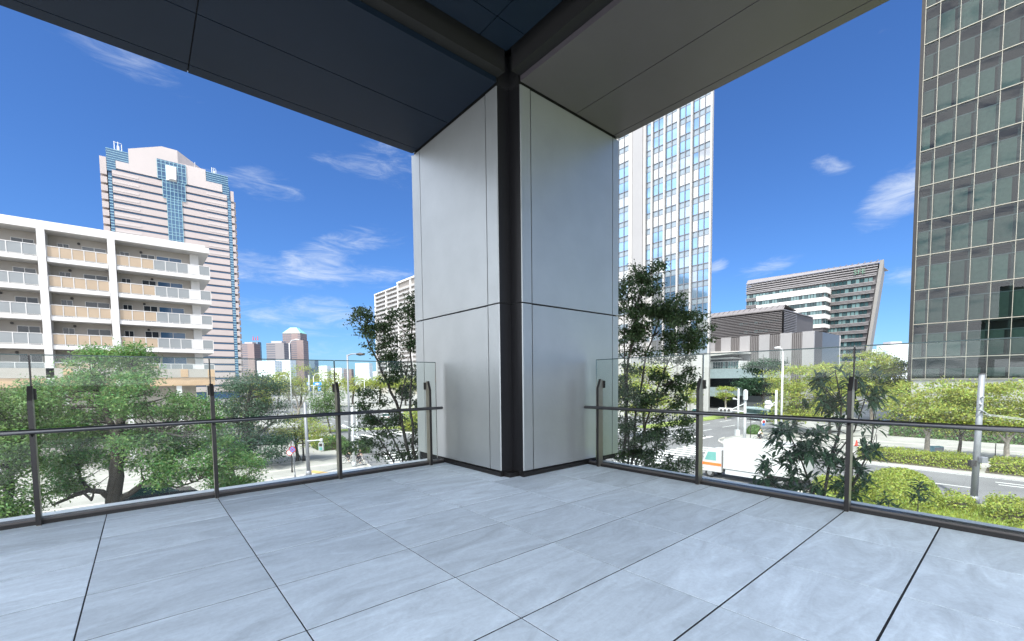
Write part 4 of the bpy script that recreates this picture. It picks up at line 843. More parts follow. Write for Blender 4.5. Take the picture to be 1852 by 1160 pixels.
layered('street_tree', 'small fan-shaped bright tree at the podium entrance', 1312, 88, 752, [(1312, 708, 15, 9, 0, 12), (1312, 718, 10, 6, 0, 5)], leaf=.3, per=110, rc=.9, tr=2, group=None, forks=((-9, -14), (9, -14), (0, -18)))
tree('street_tree', 'yellow-green tree seen through the right slender tree', 1170, 62, [[(1165, 9999, 3), (1166, 740, 2), (1168, 700, 1)]], [(1170, 690, 42, 28, 0, 26), (1200, 735, 40, 22, 0, 16), (1140, 720, 26, 30, 0, 10)], .3, 'lf_bright', per=150, rc=1.3)
tree('street_tree', 'small bright tree left of the second right post', 1242, 84, [[(1240, 9999, 2), (1241, 735, 1.5), (1243, 715, .8)]], [(1245, 712, 16, 18, 0, 16)], .3, 'lf_bright', per=120, rc=1.1)
tree('street_tree', 'shaded tree at the far right corner of the plaza', 1640, 84, [[(1640, 9999, 2), (1640, 760, 1.4)]], [(1640, 745, 30, 12, 0, 12)], .34, 'lf_mid', per=120, rc=1.3)

# hedges and clipped bushes
def hedge(name, label, x0, x1, y0, y1, z0, z1, leaf, dens, group=None, round_=False, lm='lf_hedge'):
    c = ((x0 + x1) / 2, (y0 + y1) / 2, z0); t = thing(name, label, 'hedge' if not round_ else 'bush', c, group)
    if round_:
        k = 24; m = MB(); rx, ry, h = (x1 - x0) / 2, (y1 - y0) / 2, z1 - z0
        pr = [(1.0, 0), (1.04, .25), (.95, .55), (.72, .83), (.35, .97), (.05, 1.0)]
        vs = [(c[0] + r_ * .93 * rx * math.cos(2 * math.pi * i / k), c[1] + r_ * .93 * ry * math.sin(2 * math.pi * i / k), z0 + z * h * .93) for r_, z in pr for i in range(k)]
        m.add(vs, [(j * k + i, j * k + (i + 1) % k, (j + 1) * k + (i + 1) % k, (j + 1) * k + i) for j in range(5) for i in range(k)]); m.build('inner_twigs', 'soil', t)
        n = int(dens * rx * ry * 9); th = nr.uniform(0, 2 * np.pi, n); u = nr.uniform(0, 1, n) ** .8
        r_ = np.sqrt(1 - u ** 2.4) * 1.0; p = np.stack([np.cos(th) * r_ * rx, np.sin(th) * r_ * ry, u * h], 1); nm = p / np.array([rx * rx, ry * ry, h * h]) * 2
        p = p * (1 + nr.normal(size=(n, 1)) * .035) + np.array(c)
    else:
        MB().box(x0 + .12, x1 - .12, y0 + .12, y1 - .12, z0, z1 - .14).build('inner_twigs', 'soil', t)
        lx, ly, h = x1 - x0, y1 - y0, z1 - z0; areas = [lx * ly, lx * h, lx * h, ly * h, ly * h]; P = []; NN = []
        for a, (kind) in zip(areas, ('t', 'f', 'b', 'l', 'r')):
            n = int(dens * a); u, v = nr.uniform(0, 1, n), nr.uniform(0, 1, n); z = np.zeros(n)
            if kind == 't': P.append(np.stack([x0 + u * lx, y0 + v * ly, z1 + z], 1)); NN.append(np.tile([0, 0, 1.], (n, 1)))
            elif kind in 'fb': P.append(np.stack([x0 + u * lx, (y0 if kind == 'f' else y1) + z, z0 + v * h], 1)); NN.append(np.tile([0, -1. if kind == 'f' else 1., .3], (n, 1)))
            else: P.append(np.stack([(x0 if kind == 'l' else x1) + z, y0 + u * ly, z0 + v * h], 1)); NN.append(np.tile([-1. if kind == 'l' else 1., 0, .3], (n, 1)))
        p = np.concatenate(P); nm = np.concatenate(NN); p = p + nr.normal(size=p.shape) * .11
        p[:, 2] += .12 * np.sin(p[:, 0] * 2.1 + p[:, 1] * 1.7) * (p[:, 2] > z0 + .4)
    nm = nm + nr.normal(size=nm.shape) * .6
    leaf_object('leaves', p, nm, leaf * nr.uniform(.6, 1.3, len(p)), lm, t, .55)
    return t
hedge('clipped_bush', 'large round clipped bush on the lawn, right of the third right post', 35.6, 39.8, 3.1, 7.1, LZ, LZ + 2.15, .14, 900, None, True)
hedge('hedge', 'low roadside hedge across the avenue, left of the utility pole', 55.3, 57.7, 2.5, 10.7, LZ, LZ + .95, .15, 260, 'hedges across the avenue')
hedge('hedge', 'low roadside hedge across the avenue, right of the utility pole', 55.3, 57.7, -14, 1.5, LZ, LZ + .95, .15, 220, 'hedges across the avenue')
hedge('hedge', 'low near hedge at the right edge of the lawn', 36.9, 39.6, -6, 1.1, LZ, LZ + .85, .14, 360, 'near hedges on the lawn')
hedge('hedge', 'short low hedge between the round bush and the utility pole', 38.0, 40.2, 1.9, 3.0, LZ, LZ + .6, .14, 360, 'near hedges on the lawn')
hedge('hedge', 'low hedge left of the round bush', 37.0, 39.5, 7.2, 9.6, LZ, LZ + .8, .14, 360, 'near hedges on the lawn')
hedge('clipped_bush', 'small round bush on the lawn behind the utility pole', 33.6, 35.0, -1.6, .2, LZ, LZ + .8, .13, 700, None, True)
hedge('hedge', 'dark hedge behind the signal pole on the plaza', 16.5, 19.6, 55.5, 59.5, ZG, ZG + 1.3, .2, 120, 'hedges on the plaza', False, 'lf_mid')
hedge('hedge', 'hedge at the foot of the street lamp', 17.6, 20.5, 50.2, 53.0, ZG, ZG + 1.1, .2, 140, 'hedges on the plaza', False, 'lf_mid')
hedge('clipped_bush', 'small bush on the plaza behind the white poles', 68.5, 71.0, 25.0, 27.0, ZG, ZG + 1.3, .22, 260, None, True, 'lf_mid')
hedge('hedge', 'shaded hedge along the wall of the glass block', 80, 82, -6, 12, ZG, ZG + 1.6, .3, 60, None, False, 'lf_mid')
# meadow-like grass on the lawn strip that shows under the right balustrade
n = 26000; gx = nr.uniform(22, 40.6, n); gy = nr.uniform(-8, 7, n); hh = nr.uniform(.1, .28, n); th = nr.uniform(0, 2 * np.pi, n); w = .03
v = np.empty((n, 4, 3)); dx, dy = np.cos(th) * w, np.sin(th) * w; lean = nr.normal(size=(n, 2)) * .07
v[:, 0] = np.stack([gx - dx, gy - dy, np.full(n, LZ)], 1); v[:, 1] = np.stack([gx + dx, gy + dy, np.full(n, LZ)], 1)
v[:, 2] = np.stack([gx + dx * .3 + lean[:, 0], gy + dy * .3 + lean[:, 1], LZ + hh], 1); v[:, 3] = np.stack([gx - dx * .3 + lean[:, 0], gy - dy * .3 + lean[:, 1], LZ + hh], 1)
g = raw_quads('grass', v.reshape(-1, 3), 'lf_hedge', None); tag(g, 'sunlit grass blades on the lawn', 'grass', None, 'stuff')

# broad-leaved shrubs with whorls of long leaves, right in front of the right balustrade
def whorl_shrub(label, px, depth, stems, whorls, leaf, group='broad-leaved shrubs by the balustrade'):
    b = at(px, 800, depth); b.z = ZG; t = thing('broadleaf_shrub', label, 'shrub', tuple(b), group); mb = MB(); nd = []
    for st in stems:
        pts = []; rs = []
        for i, s in enumerate(st):
            p = at(s[0], min(s[1], 1500), depth + (s[3] if len(s) > 3 else 0))
            if s[1] > 9000: p = at(s[0], 800, depth); p.z = ZG
            pts.append(p); rs.append(s[2] * depth / FPX)
        mb.tube(pts, [r_ * .6 for r_ in rs], 7, False); nd += list(zip(pts, [r_ * .6 for r_ in rs]))
    Q = []
    for (wx, wy, k, do) in whorls:
        c = at(wx, wy, depth + do); best = min(nd, key=lambda a: (a[0] - c).length + max(0, a[0].z - c.z) * 2); mid = best[0].lerp(c, .55) - Vector((0, 0, .04))
        mb.tube([best[0], mid, c], [best[1] * .5, best[1] * .35, .004], 5, False)
        ax = ((c - mid).normalized() + Vector((0, 0, .6))).normalized(); a = ax.orthogonal().normalized(); bb = ax.cross(a); nl = rnd.randint(9, 14)
        for i in range(nl):
            th = 2 * math.pi * i / nl * 1.6 + rnd.uniform(0, .5); el = rnd.uniform(-.25, .85); l = leaf * k * rnd.uniform(.75, 1.2)
            d = ((a * math.cos(th) + bb * math.sin(th)) * math.cos(el) + ax * math.sin(el)).normalized(); s = d.cross(Vector((0, 0, 1))).normalized() if abs(d.z) < .95 else a
            u = s.cross(d); o = c - ax * rnd.uniform(0, .06); wd = l * .12; dr = Vector((0, 0, -1)) * l * .22
            m1, m2 = o + d * l * .35, o + d * l * .7 + dr * .35; tip = o + d * l + dr
            Q += [o, m1 + s * wd + u * wd * .3, m1, m1 - s * wd + u * wd * .3]      # base half
            Q += [m1 + s * wd + u * wd * .3, m2 + s * wd * .8 + u * wd * .25, m2, m1]; Q += [m1, m2, m2 - s * wd * .8 + u * wd * .25, m1 - s * wd + u * wd * .3]
            Q += [m2 + s * wd * .8 + u * wd * .25, tip, m2 - s * wd * .8 + u * wd * .25, m2]
    mb.build('stem', 'bark', t, True); raw_quads('leaves', np.array([tuple(q) for q in Q]), 'lf_shrub', t); return t
wh = []
for cx, cy, rx, ry, n in ((1505, 700, 34, 36, 14), (1575, 690, 26, 34, 8), (1520, 740, 40, 22, 9), (1430, 790, 34, 24, 10), (1460, 845, 48, 44, 26), (1400, 850, 30, 30, 9), (1370, 880, 26, 14, 6), (1500, 800, 34, 40, 12), (1540, 860, 34, 34, 14), (1575, 800, 18, 40, 7), (1440, 895, 50, 18, 12), (1530, 905, 40, 18, 8), (1590, 720, 16, 20, 4), (1475, 735, 22, 20, 4)):
    for _ in range(int(n * 1.45)): 
        a_ = rnd.uniform(0, 2 * math.pi); r_ = rnd.uniform(.2, 1) ** .6; wh.append((cx + math.cos(a_) * rx * r_, cy + math.sin(a_) * ry * r_, rnd.uniform(.75, 1.15), rnd.uniform(-.5, .6)))
whorl_shrub('tall broad-leaved shrub with whorled dark leaves behind the third right post', 1490, 7.2,
    [[(1488, 9999, 5), (1490, 900, 4.5), (1500, 840, 4), (1518, 780, 3.4), (1522, 730, 2.6), (1510, 670, 1.4)], [(1480, 9999, 4), (1470, 890, 3.4), (1448, 830, 2.4), (1425, 780, 1.4)], [(1500, 9999, 4), (1535, 890, 3), (1575, 810, 2.2), (1585, 700, 1.2)], [(1500, 840, 2.4), (1545, 780, 1.8), (1572, 700, 1.2)], [(1470, 9999, 3), (1440, 920, 2.4), (1390, 870, 1.6)]], wh, .21)
whorl_shrub('lone sprig of whorled leaves in front of the round bush', 1660, 7.0, [[(1663, 9999, 1.6), (1660, 915, 1.3), (1662, 890, 1.0), (1664, 872, .7)]], [(1664, 872, 1, 0), (1660, 885, 1.1, .1), (1674, 888, 1, 0), (1652, 898, .9, 0), (1668, 878, 1, .1), (1662, 896, 1, -.1), (1675, 903, .9, .1)], .17)
whorl_shrub('small leafy sprig right of the third right post base', 1600, 6.8, [[(1604, 9999, 3), (1606, 925, 2.2), (1608, 905, 1)]], [(1608, 905, 1, 0), (1590, 910, .9, 0), (1625, 915, .8, .1), (1600, 895, .8, .2)], .17)
whorl_shrub('low leafy sprigs left of the tall shrub, in front of the truck', 1340, 6.6, [[(1345, 9999, 3), (1345, 910, 2), (1350, 885, 1)], [(1340, 9999, 2.5), (1330, 905, 1.6), (1335, 885, .8)]], [(1338, 884, .8, 0), (1352, 880, .8, 0), (1362, 895, 1, 0), (1330, 900, .8, 0), (1375, 890, .9, .1), (1395, 905, 1, .1)], .17)

# ------------------------------------------------------------------ street furniture
def ground(px, py): 
    d = at(px, py, 1) - EYE; k = (ZG - EYE.z) / d.z; return EYE + d * k
def gpt(px, depth): p = at(px, 800, depth); p.z = ZG; return p
FW = Vector((_f.x, _f.y, 0)).normalized(); RT = Vector((CR.x, CR.y, 0)).normalized(); UP = Vector((0, 0, 1))
def pole_thing(name, label, cat, px, depth, top_y, r, m, group=None, taper=.75, px_top=None):
    b = gpt(px, depth); t = thing(name, label, cat, tuple(b), group); zt = at(px, top_y, depth).z
    if px_top is not None: e = at(px_top, top_y, depth)
    else: e = b.copy(); e.z = zt
    mb = MB().tube([b, b.lerp(e, .5), e], [r, r * (1 + taper) / 2, r * taper], 10); mb.tube([b, b + UP * .5], [r * 1.5, r * 1.4], 10); mb.build('pole', m, t, True); return t, b, e
# street lamp left
t, b, e = pole_thing('street_lamp', 'grey street lamp with a single arm in front of the far trees', 'street lamp', 632, 53, 642, .14, 'pole', px_top=628)
MB().tube([e - UP * .1, e + RT * .5 + UP * .08, e + RT * 1.2 + UP * .1], [.08, .07, .06], 8).build('arm', 'pole', t); MB().tube([e + RT * 1.1 + UP * .06, e + RT * 1.5 + UP * .06, e + RT * 2.1 + UP * .02], [.1, .2, .1], 8).build('lamp_head', 'pole_d', t)
# thin far lamps
for px, d, ty, lab, s in ((530, 95, 622, 'tall thin white lamp post rising above the far trees', 1), (508, 130, 684, 'curved far lamp left of the blue road signs', 1), (571, 118, 681, 'curved far lamp right behind the blue road signs', 1), (662, 140, 688, 'small curved far lamp behind the slender tree', 1)):
    t, b, e = pole_thing('street_lamp', lab, 'street lamp', px, d, ty, .13, 'pole_w', 'far street lamps')
    MB().tube([e - UP * .2, e + RT * .5 + UP * .6, e + RT * 1.5 + UP * .8], [.09, .08, .07], 6).build('arm', 'pole_w', t); MB().tube([e + RT * 1.4 + UP * .78, e + RT * 2.2 + UP * .75], [.14, .1], 6).build('lamp_head', 'pole_w', t)
# black lamp post and signal pole on the plaza
t, b, e = pole_thing('lamp_post', 'black lamp post with a wide flat head beside the staked tree', 'lamp post', 548, 47, 776, .11, 'pole_d', px_top=546)
MB().lathe([(.10, -.1), (.42, .12), (.45, .2), (.12, .32)], tuple(e), 14).build('lamp_head', 'pole_d', t)
t, b, e = pole_thing('signal_pole', 'grey signal pole with an arm holding a pedestrian signal on the plaza', 'signal pole', 556, 39.3, 728, .17, 'pole', px_top=551)
a0 = at(554.5, 798, 39.3); a1 = at(581, 796, 39.3); MB().tube([a0, a1], .05, 8).build('arm', 'pole_w', t)
h = at(581, 808, 39.3); sb = MB().box(-.19, .19, -.12, .12, -.36, .36)
def orient(mb, c, right=RT, fw=FW): mb.v = [tuple(Vector(c) + right * x + fw * y + UP * z) for x, y, z in mb.v]; return mb
sg = orient(sb, h).build('signal_box', 'pole_w', t)
for dz in (.17, -.17): orient(MB().box(-.13, .13, -.15, -.121, dz - .13, dz + .13), h).build('lens', 'teal' if dz < 0 else 'pole_d', sg)
orient(MB().lathe([(.06, .0), (.14, .1), (.14, .28), (.05, .34)]), at(581, 800, 39.3)).build('camera_dome', 'pole_w', t)
# no-parking sign post
t, b, e = pole_thing('sign_post', 'thin post with a blue and red round no-stopping sign on the plaza', 'road sign', 531, 38.5, 798, .045, 'pole', px_top=529.5)
def round_sign(c, r_, par, rim, face, slash=False, fw=FW):
    fn = MB().disc(c, r_, tuple(fw), .02, 24).build('sign_rim', rim, par); MB().disc(c - fw * .014, r_ * .74, tuple(fw), .02, 24).build('sign_face', face, fn)
    if slash:
        for s in ((1, 1), (1, -1)) if slash == 2 else ((1, -1),):
            q = MB(); w = r_ * .11; d1 = (RT * s[0] + UP * s[1]).normalized(); d2 = d1.cross(fw); l = r_ * .78; z = fw * (-.028 if s[1] > 0 else -.031)
            q.add([c + z + d1 * l + d2 * w, c + z - d1 * l + d2 * w, c + z - d1 * l - d2 * w, c + z + d1 * l - d2 * w], [(0, 1, 2, 3)]); q.build('slash', rim, fn)
round_sign(at(529.5, 813, 38.5) - FW * .08, .29, t, 'sign_red', 'sign_blue', 2)
t, b, e = pole_thing('sign_post', 'dark post with a white round sign rimmed in red, left of the no-stopping sign', 'road sign', 526, 41, 797, .05, 'pole_d')
round_sign(at(523.5, 819, 40.9), .28, t, 'sign_red', 'sign_white')
# twin white poles by the cyclists
for px, d, ty, lab in ((638.5, 43.4, 735, 'white signal pole with two outstretched arms by the cyclists'), (646.5, 46, 728, 'thinner white pole just behind the signal pole by the cyclists')):
    t, b, e = pole_thing('signal_pole', lab, 'signal pole', px, d, ty, .15 if px < 642 else .09, 'pole_w')
    if px < 642:
        for x, y in ((622, 771), (660, 779)): MB().tube([at(639, 776, d), at(x, y, d)], .05, 8).build('arm', 'pole_w', t)
        MB().tube([at(619, 770, d) , at(626, 773, d)], [.16, .14], 10).build('signal_head', 'pole_w', t)
# blue direction signs
def blue_sign(label, px, depth, py, w, h, marks):
    b = gpt(px, depth); t = thing('direction_sign', label, 'road sign', tuple(b), 'blue direction signs'); zt = at(px, py - h * .8, depth).z
    MB().tube([b, Vector((b.x, b.y, zt))], .2, 8).build('pole', 'pole_w', t); MB().tube([Vector((b.x, b.y, at(px, py, depth).z)), at(px + w * .5, py, depth)], .1, 6).build('arm', 'pole_w', t)
    for k, (x0, x1, y0, y1) in enumerate(marks):
        c = at(px + (x0 + x1) / 2, py + (y0 + y1) / 2, depth - .4); hw, hh = (x1 - x0) / 2 * depth / FPX, (y1 - y0) / 2 * depth / FPX
        s = orient(MB().box(-hw, hw, -.05, .05, -hh, hh), c).build('sign_panel', 'sign_blue', t)
        m = MB().box(-hw * .55, hw * .55, -.08, -.051, -hh * .35, hh * .1).box(-hw * .1, hw * .1, -.082, -.0512, -hh * .7, hh * .7); orient(m, c).build('sign_writing', 'sign_white', s)
blue_sign('pair of blue direction signs on a white pole, left of the third balustrade post', 563, 112, 698, 30, 24, [(-8.5, -3.5, -6, -.5), (3.5, 18, -6.5, -.8), (-5, -.5, 3, 10), (12, 17, 2, 9)])
blue_sign('faint blue direction sign behind the dark evergreen', 515, 150, 694, 26, 10, [(-15, -9, -3, 3), (1, 12, -3, 3)])
# signals and poles at the crossing on the right
t, b, e = pole_thing('signal_pole', 'thick white signal pole with a braced arm above the truck', 'signal pole', 1346, 57, 705, .2, 'pole_w', px_top=1348)
MB().tube([at(1347, 745, 57), at(1304, 741, 57)], [.09, .08], 8).tube([at(1347, 730, 57), at(1322, 741, 57)], .05, 8).build('arm', 'pole_w', t)
s_ = MB().tube([at(1299, 741.5, 56.8), at(1301, 741.5, 56.8), at(1322, 742.5, 56.8), at(1324, 742.5, 56.8)], [.16, .3, .3, .16], 12); hd = s_.build('signal_head', 'pole_w', t)
for k in range(3): MB().disc(at(1304 + k * 7, 742.2, 56.46), .17, tuple(FW), .06, 14).build('lens', 'pole_d', hd)
orient(MB().box(-.2, .2, -.2, .2, -.6, .6), at(1348, 715, 56.8)).build('control_box', 'pole_w', t)
t, b, e = pole_thing('signal_pole', 'white signal pole carrying a cluster of round signal heads', 'signal pole', 1402, 58, 706, .17, 'pole_w', px_top=1404)
MB().tube([at(1403, 727, 58), at(1394, 732, 58)], .05, 6).tube([at(1403, 733, 58), at(1394, 733, 58)], .05, 6).build('arm', 'pole_w', t)
for x, y, r_ in ((1389, 729, .42), (1388, 737, .40), (1393, 733, .3)): MB().lathe([(r_ * .4, -.3), (r_, -.15), (r_, .1), (r_ * .6, .32)], tuple(at(x, y, 57.8)), 12).build('signal_head', 'pole_w', t)
t, b, e = pole_thing('signal_pole', 'thin white pole left of the braced signal pole', 'signal pole', 1334, 64, 703, .15, 'pole_w')
orient(MB().box(-.3, .3, -.2, .2, -1.1, .2), at(1333, 780, 63.7)).build('control_box', 'pole_w', t); MB().tube([at(1334, 723, 64), at(1326, 721, 64)], [.06, .16], 8).build('arm', 'pole_w', t)
t, b, e = pole_thing('street_lamp', 'tall white street lamp with a short curved head in front of the podium', 'street lamp', 1412, 61.5, 640, .15, 'pole_w', px_top=1416)
MB().tube([e, e + UP * .6 - RT * .15, e + UP * .85 - RT * .6], [.1, .09, .09], 8).tube([e + UP * .85 - RT * .5, e + UP * .82 - RT * 1.2], [.2, .12], 8).build('lamp_head', 'pole_w', t)
t, b, e = pole_thing('sign_post', 'thin dark post with a small round red and blue sign above the rider', 'road sign', 1374, 60, 757, .05, 'pole_d')
round_sign(at(1381, 763, 59.8), .3, t, 'sign_white', 'sign_red'); MB().disc(at(1381, 768, 59.75), .18, tuple(FW), .03, 16).build('sign_face', 'sign_blue', t)
t, b, e = pole_thing('utility_pole', 'leaning grey utility pole with wires and boxes, right of the round bush', 'utility pole', 1766, 28.6, 676, .19, 'pole', px_top=1776, taper=.85)
MB().tube([e - UP * .02, e + UP * .03], [.2, .2], 12).build('cap', 'pole_d', t)
k = MB()
for y, s in ((720, 1), (733, -1), (746, 1)): k.tube([at(1774, y, 28.5), at(1774 + s * 5, y - 2, 28.3)], .05, 6); 
k.tube([at(1768, 741, 28.4), at(1782, 746, 28.4)], .04, 6); k.build('bracket', 'pole', t)
w = MB(); [w.tube([at(1774, 744 + i * 4, 28.5), at(1790, 750 + i * 2, 28.4), at(1960, 772 + i * 3, 29)], .016, 5) for i in range(2)]; w.tube([at(1772, 740, 28.5), at(1792, 752, 28.4)], .014, 5); w.build('wire', 'pole_w', t)
for px, py, s in ((1758, 838, -1), (1778, 832, 1)): orient(MB().bevbox(-.18, .18, -.12, .12, -.2, .2, .03), at(px, py, 28.4)).build('junction_box', 'pole_d' if s < 0 else 'pole', t)
for px, d, lab in ((1428, 60.5, 'small red traffic cone beside the lamp post'), (1549, 53, 'red traffic cone left of the roadside hedge')):
    b = gpt(px, d); t = thing('traffic_cone', lab, 'traffic cone', tuple(b), 'traffic cones on the plaza')
    MB().lathe([(.17, .04), (.15, .06), (.04, .68), (.03, .70)], tuple(b), 14).build('cone', 'cone', t); MB().box(b.x - .2, b.x + .2, b.y - .2, b.y + .2, ZG, ZG + .04).build('base', 'cone', t)
for px, d, lab, h in ((1585, 49, 'thin rust-red stake beside the roadside hedge', 1.9), (1801, 43.5, 'thin dark stake on the pavement behind the hedge', 1.6), (1357, 61, 'thin dark post on the far corner', 2.6)):
    b = gpt(px, d); tag(MB().tube([b, b + UP * h], .04, 6).build('stake', 'pole_d', None), lab, 'stake', 'thin stakes on the pavement')
for px, d, lab in ((1728, 39.2, 'left of the two green rail ends in the hedge'), (1820, 37.3, 'right of the two green rail ends in the hedge')):
    b = gpt(px, d); m = MB(); [m.tube([b + RT * x, b + RT * x + UP * .75], .05, 6) for x in (-.18, .18)]; m.tube([b - RT * .18 + UP * .75, b + RT * .18 + UP * .75], .05, 6); tag(m.build('guard_rail', 'sign_green'), lab, 'guard rail', 'green rail ends')
b = gpt(1694, 46); t = thing('cabinet', 'small pale blue cabinet behind the pale-trunked tree', 'cabinet', tuple(b)); orient(MB().bevbox(-.5, .5, -.3, .3, 0, 1.0, .05), b).build('body', 'cyan', t); orient(MB().box(-.48, .48, -.32, -.301, .1, .9), b).build('door', 'pole', t)
b = gpt(478, 33.5); t = thing('cabinet', 'small dark service cabinet with a pale door under the bright camphor', 'cabinet', tuple(b)); orient(MB().bevbox(-.5, .5, -.3, .3, 0, .75, .04), b).build('body', 'pole_w', t); orient(MB().box(-.28, .28, -.32, -.301, .1, .65), b).build('door', 'pole_d', t)

# ------------------------------------------------------------------ vehicles
def wheel(par, x, y, r_, w, n='wheel'):
    wm = MB().torus((x, y, r_), r_ * .74, r_ * .26, (0, 1, 0), 24, 8).build(n, 'rubber', par, True); MB().disc((x, y, r_), r_ * .52, (0, 1, 0), w * .8, 18).build('rim', 'chrome', wm); return wm
tp_ = Vector((37.6, 14.6, ZG + .004)); tr = thing('box_truck', 'white box truck with an orange stripe on its cab, stopped at the corner', 'truck', tuple(tp_), None, rad(90), True)
# local x forward
MB().bevbox(-4.4, 1.35, -1.1, 1.1, .95, 3.35, .05).build('cargo_box', 'truck', tr)
bx_ = MB(); [bx_.box(-4.42, 1.37, s * 1.1 - .012, s * 1.1 + .012, z, z + .06) for s in (-1, 1) for z in (.96, 1.9, 3.24)]; bx_.build('box_trim', 'pole_w', tr)
MB().prism([(1.55, .55), (3.25, .55), (3.32, 1.25), (3.12, 1.75), (2.75, 2.35), (1.55, 2.40)], 'y', -1.0, 1.0).build('cab', 'truck', tr)
for s in (-1, 1):
    MB().prism([(2.0, 1.5), (2.95, 1.5), (2.68, 2.2), (2.0, 2.22)], 'y', s * 1.0, s * 1.012).build('side_window', 'teal', tr)
    MB().box(1.56, 3.2, s * 1.0, s * 1.014, 1.06, 1.30).build('stripe', 'orange', tr)
    m = MB().tube([(3.05, s * 1.0, 1.7), (3.2, s * 1.22, 1.75)], .02, 5); m.bevbox(3.13, 3.23, s * 1.24 - .1, s * 1.24 + .1, 1.45, 1.95, .02); m.build('mirror', 'pole_d', tr)
    MB().box(3.262, 3.31, s * .75 - .16, s * .75 + .16, .8, 1.0).build('headlight', 'sign_white', tr)
    for x in (2.55, -2.9): wheel(tr, x, s * .85, .42, .26)
MB().prism([(3.135, 1.77), (3.15, 1.77), (2.79, 2.32), (2.775, 2.32)], 'y', -.9, .9).build('windscreen', 'teal', tr)
MB().box(3.26, 3.38, -1.0, 1.0, .45, .72).build('bumper', 'pole', tr); MB().box(-4.2, 1.5, -.5, .5, .55, .94).box(-4.3, -4.2, -1, 1, .5, .62).build('chassis', 'pole_d', tr)
MB().box(-1.9, 1.2, -1.05, -1.0, .5, .9).box(-1.9, 1.2, 1.0, 1.05, .5, .9).build('side_guard', 'pole_w', tr)
def car(label, loc, rz, paint='car', group=None):
    t = thing('parked_car', label, 'car', tuple(loc), group, rz, True)
    b = MB(); prof = [(-2.1, .35), (2.05, .35), (2.15, .6), (2.0, .8), (1.0, .92), (-1.6, .98), (-2.1, .9), (-2.18, .6)]
    b.prism(prof, 'y', -.85, .85); b.build('body', paint, t)
    cb = MB(); lo_ = [(1.0, -.80), (-1.75, -.80), (-1.75, .80), (1.0, .80)]; hi = [(.25, -.62), (-1.2, -.62), (-1.2, .62), (.25, .62)]
    cb.add([(x, y, .93) for x, y in lo_] + [(x, y, 1.42) for x, y in hi], [(0, 1, 5, 4), (1, 2, 6, 5), (2, 3, 7, 6), (3, 0, 4, 7)]); cb.build('windows', 'car_glass', t)
    MB().add([(x * 1.0, y, 1.425) for x, y in hi] + [(x * .9 - .04, y * .85, 1.47) for x, y in hi], [(0, 1, 5, 4), (1, 2, 6, 5), (2, 3, 7, 6), (3, 0, 4, 7), (4, 5, 6, 7)]).build('roof', paint, t)
    for s in (-1, 1):
        for x in (1.35, -1.35): wheel(t, x, s * .8, .32, .2)
        MB().box(2.0, 2.12, s * .6 - .18, s * .6 + .18, .62, .76).build('headlight', 'sign_white', t); MB().box(-2.19, -2.12, s * .65 - .14, s * .65 + .14, .66, .82).build('tail_light', 'sign_red', t)
    return t
car('dark parked car half hidden under the big camphor', gpt(282, 30.5), rad(8))
car('white parked car far back on the plaza, behind the residential tower tree', gpt(700, 96), rad(60), 'white'); car('silver car crossing far behind the slender tree', gpt(668, 88), rad(85), 'pole')
car('dark car at the foot of the glass block', gpt(1622, 74), rad(90)); car('white car waiting on the far cross street', gpt(1262, 100), rad(0), 'white')
bp_ = gpt(1380, 84); bus = thing('bus', 'pale minibus with a wide dark windscreen behind the signal poles', 'bus', tuple(bp_), None, rad(-120), True)
MB().bevbox(-4, 2.4, -1.05, 1.05, .4, 2.6, .15).build('body', 'pale_glass', bus); MB().box(2.401, 2.43, -.95, .95, 1.25, 2.3).build('windscreen', 'car_glass', bus)
for s in (-1, 1):
    MB().box(-3.6, 2.0, s * 1.05 - .01, s * 1.05 + .01, 1.4, 2.2).build('side_window', 'car_glass', bus); MB().box(2.402, 2.44, s * .75 - .2, s * .75 + .2, .75, .95).build('headlight', 'sign_white', bus)
    for x in (1.5, -2.6): wheel(bus, x, s * .95, .4, .24)
MB().box(2.402, 2.45, -1.0, 1.0, .45, .65).build('bumper', 'pole', bus)

# ------------------------------------------------------------------ riders
def skin_body(name, V, E, R_, m, parent, sub=2):
    me = bpy.data.meshes.new(name); me.from_pydata(V, E, []); o = bpy.data.objects.new(name, me); COL.objects.link(o); o.parent = parent
    bm = bmesh.new(); bm.from_mesh(me); ly = bm.verts.layers.skin.verify()
    for v, r_ in zip(bm.verts, R_): v[ly].radius = (r_, r_); v[ly].use_root = (v.index == 0)
    bm.to_mesh(me); bm.free(); s = o.modifiers.new('skin', 'SKIN'); s.use_smooth_shade = True; s.branch_smoothing = .4
    d = o.modifiers.new('sub', 'SUBSURF'); d.levels = d.render_levels = sub; me.materials.append(MT[m]); return o
def hand(V, E, R_, wrist, fwd, side, curl=Vector((0, 0, -1))):
    """palm, five unequal fingers bent round a grip and a thumb from the palm's side"""
    w = Vector(V[wrist]); i = len(V); V.append(tuple(w + fwd * .055)); R_.append(.026); E.append((wrist, i))
    for k, l in enumerate((.062, .072, .068, .052)):
        o = w + fwd * .085 + side * (.033 - .022 * k); j = len(V); V += [tuple(o), tuple(o + fwd * l * .35 + curl * l * .45), tuple(o + curl * l * .9 - fwd * l * .1)]; R_ += [.010, .009, .008]; E += [(i, j), (j, j + 1), (j + 1, j + 2)]
    j = len(V); V += [tuple(w + fwd * .04 + side * .045), tuple(w + fwd * .075 + side * .05 + curl * .04)]; R_ += [.011, .009]; E += [(i, j), (j, j + 1)]
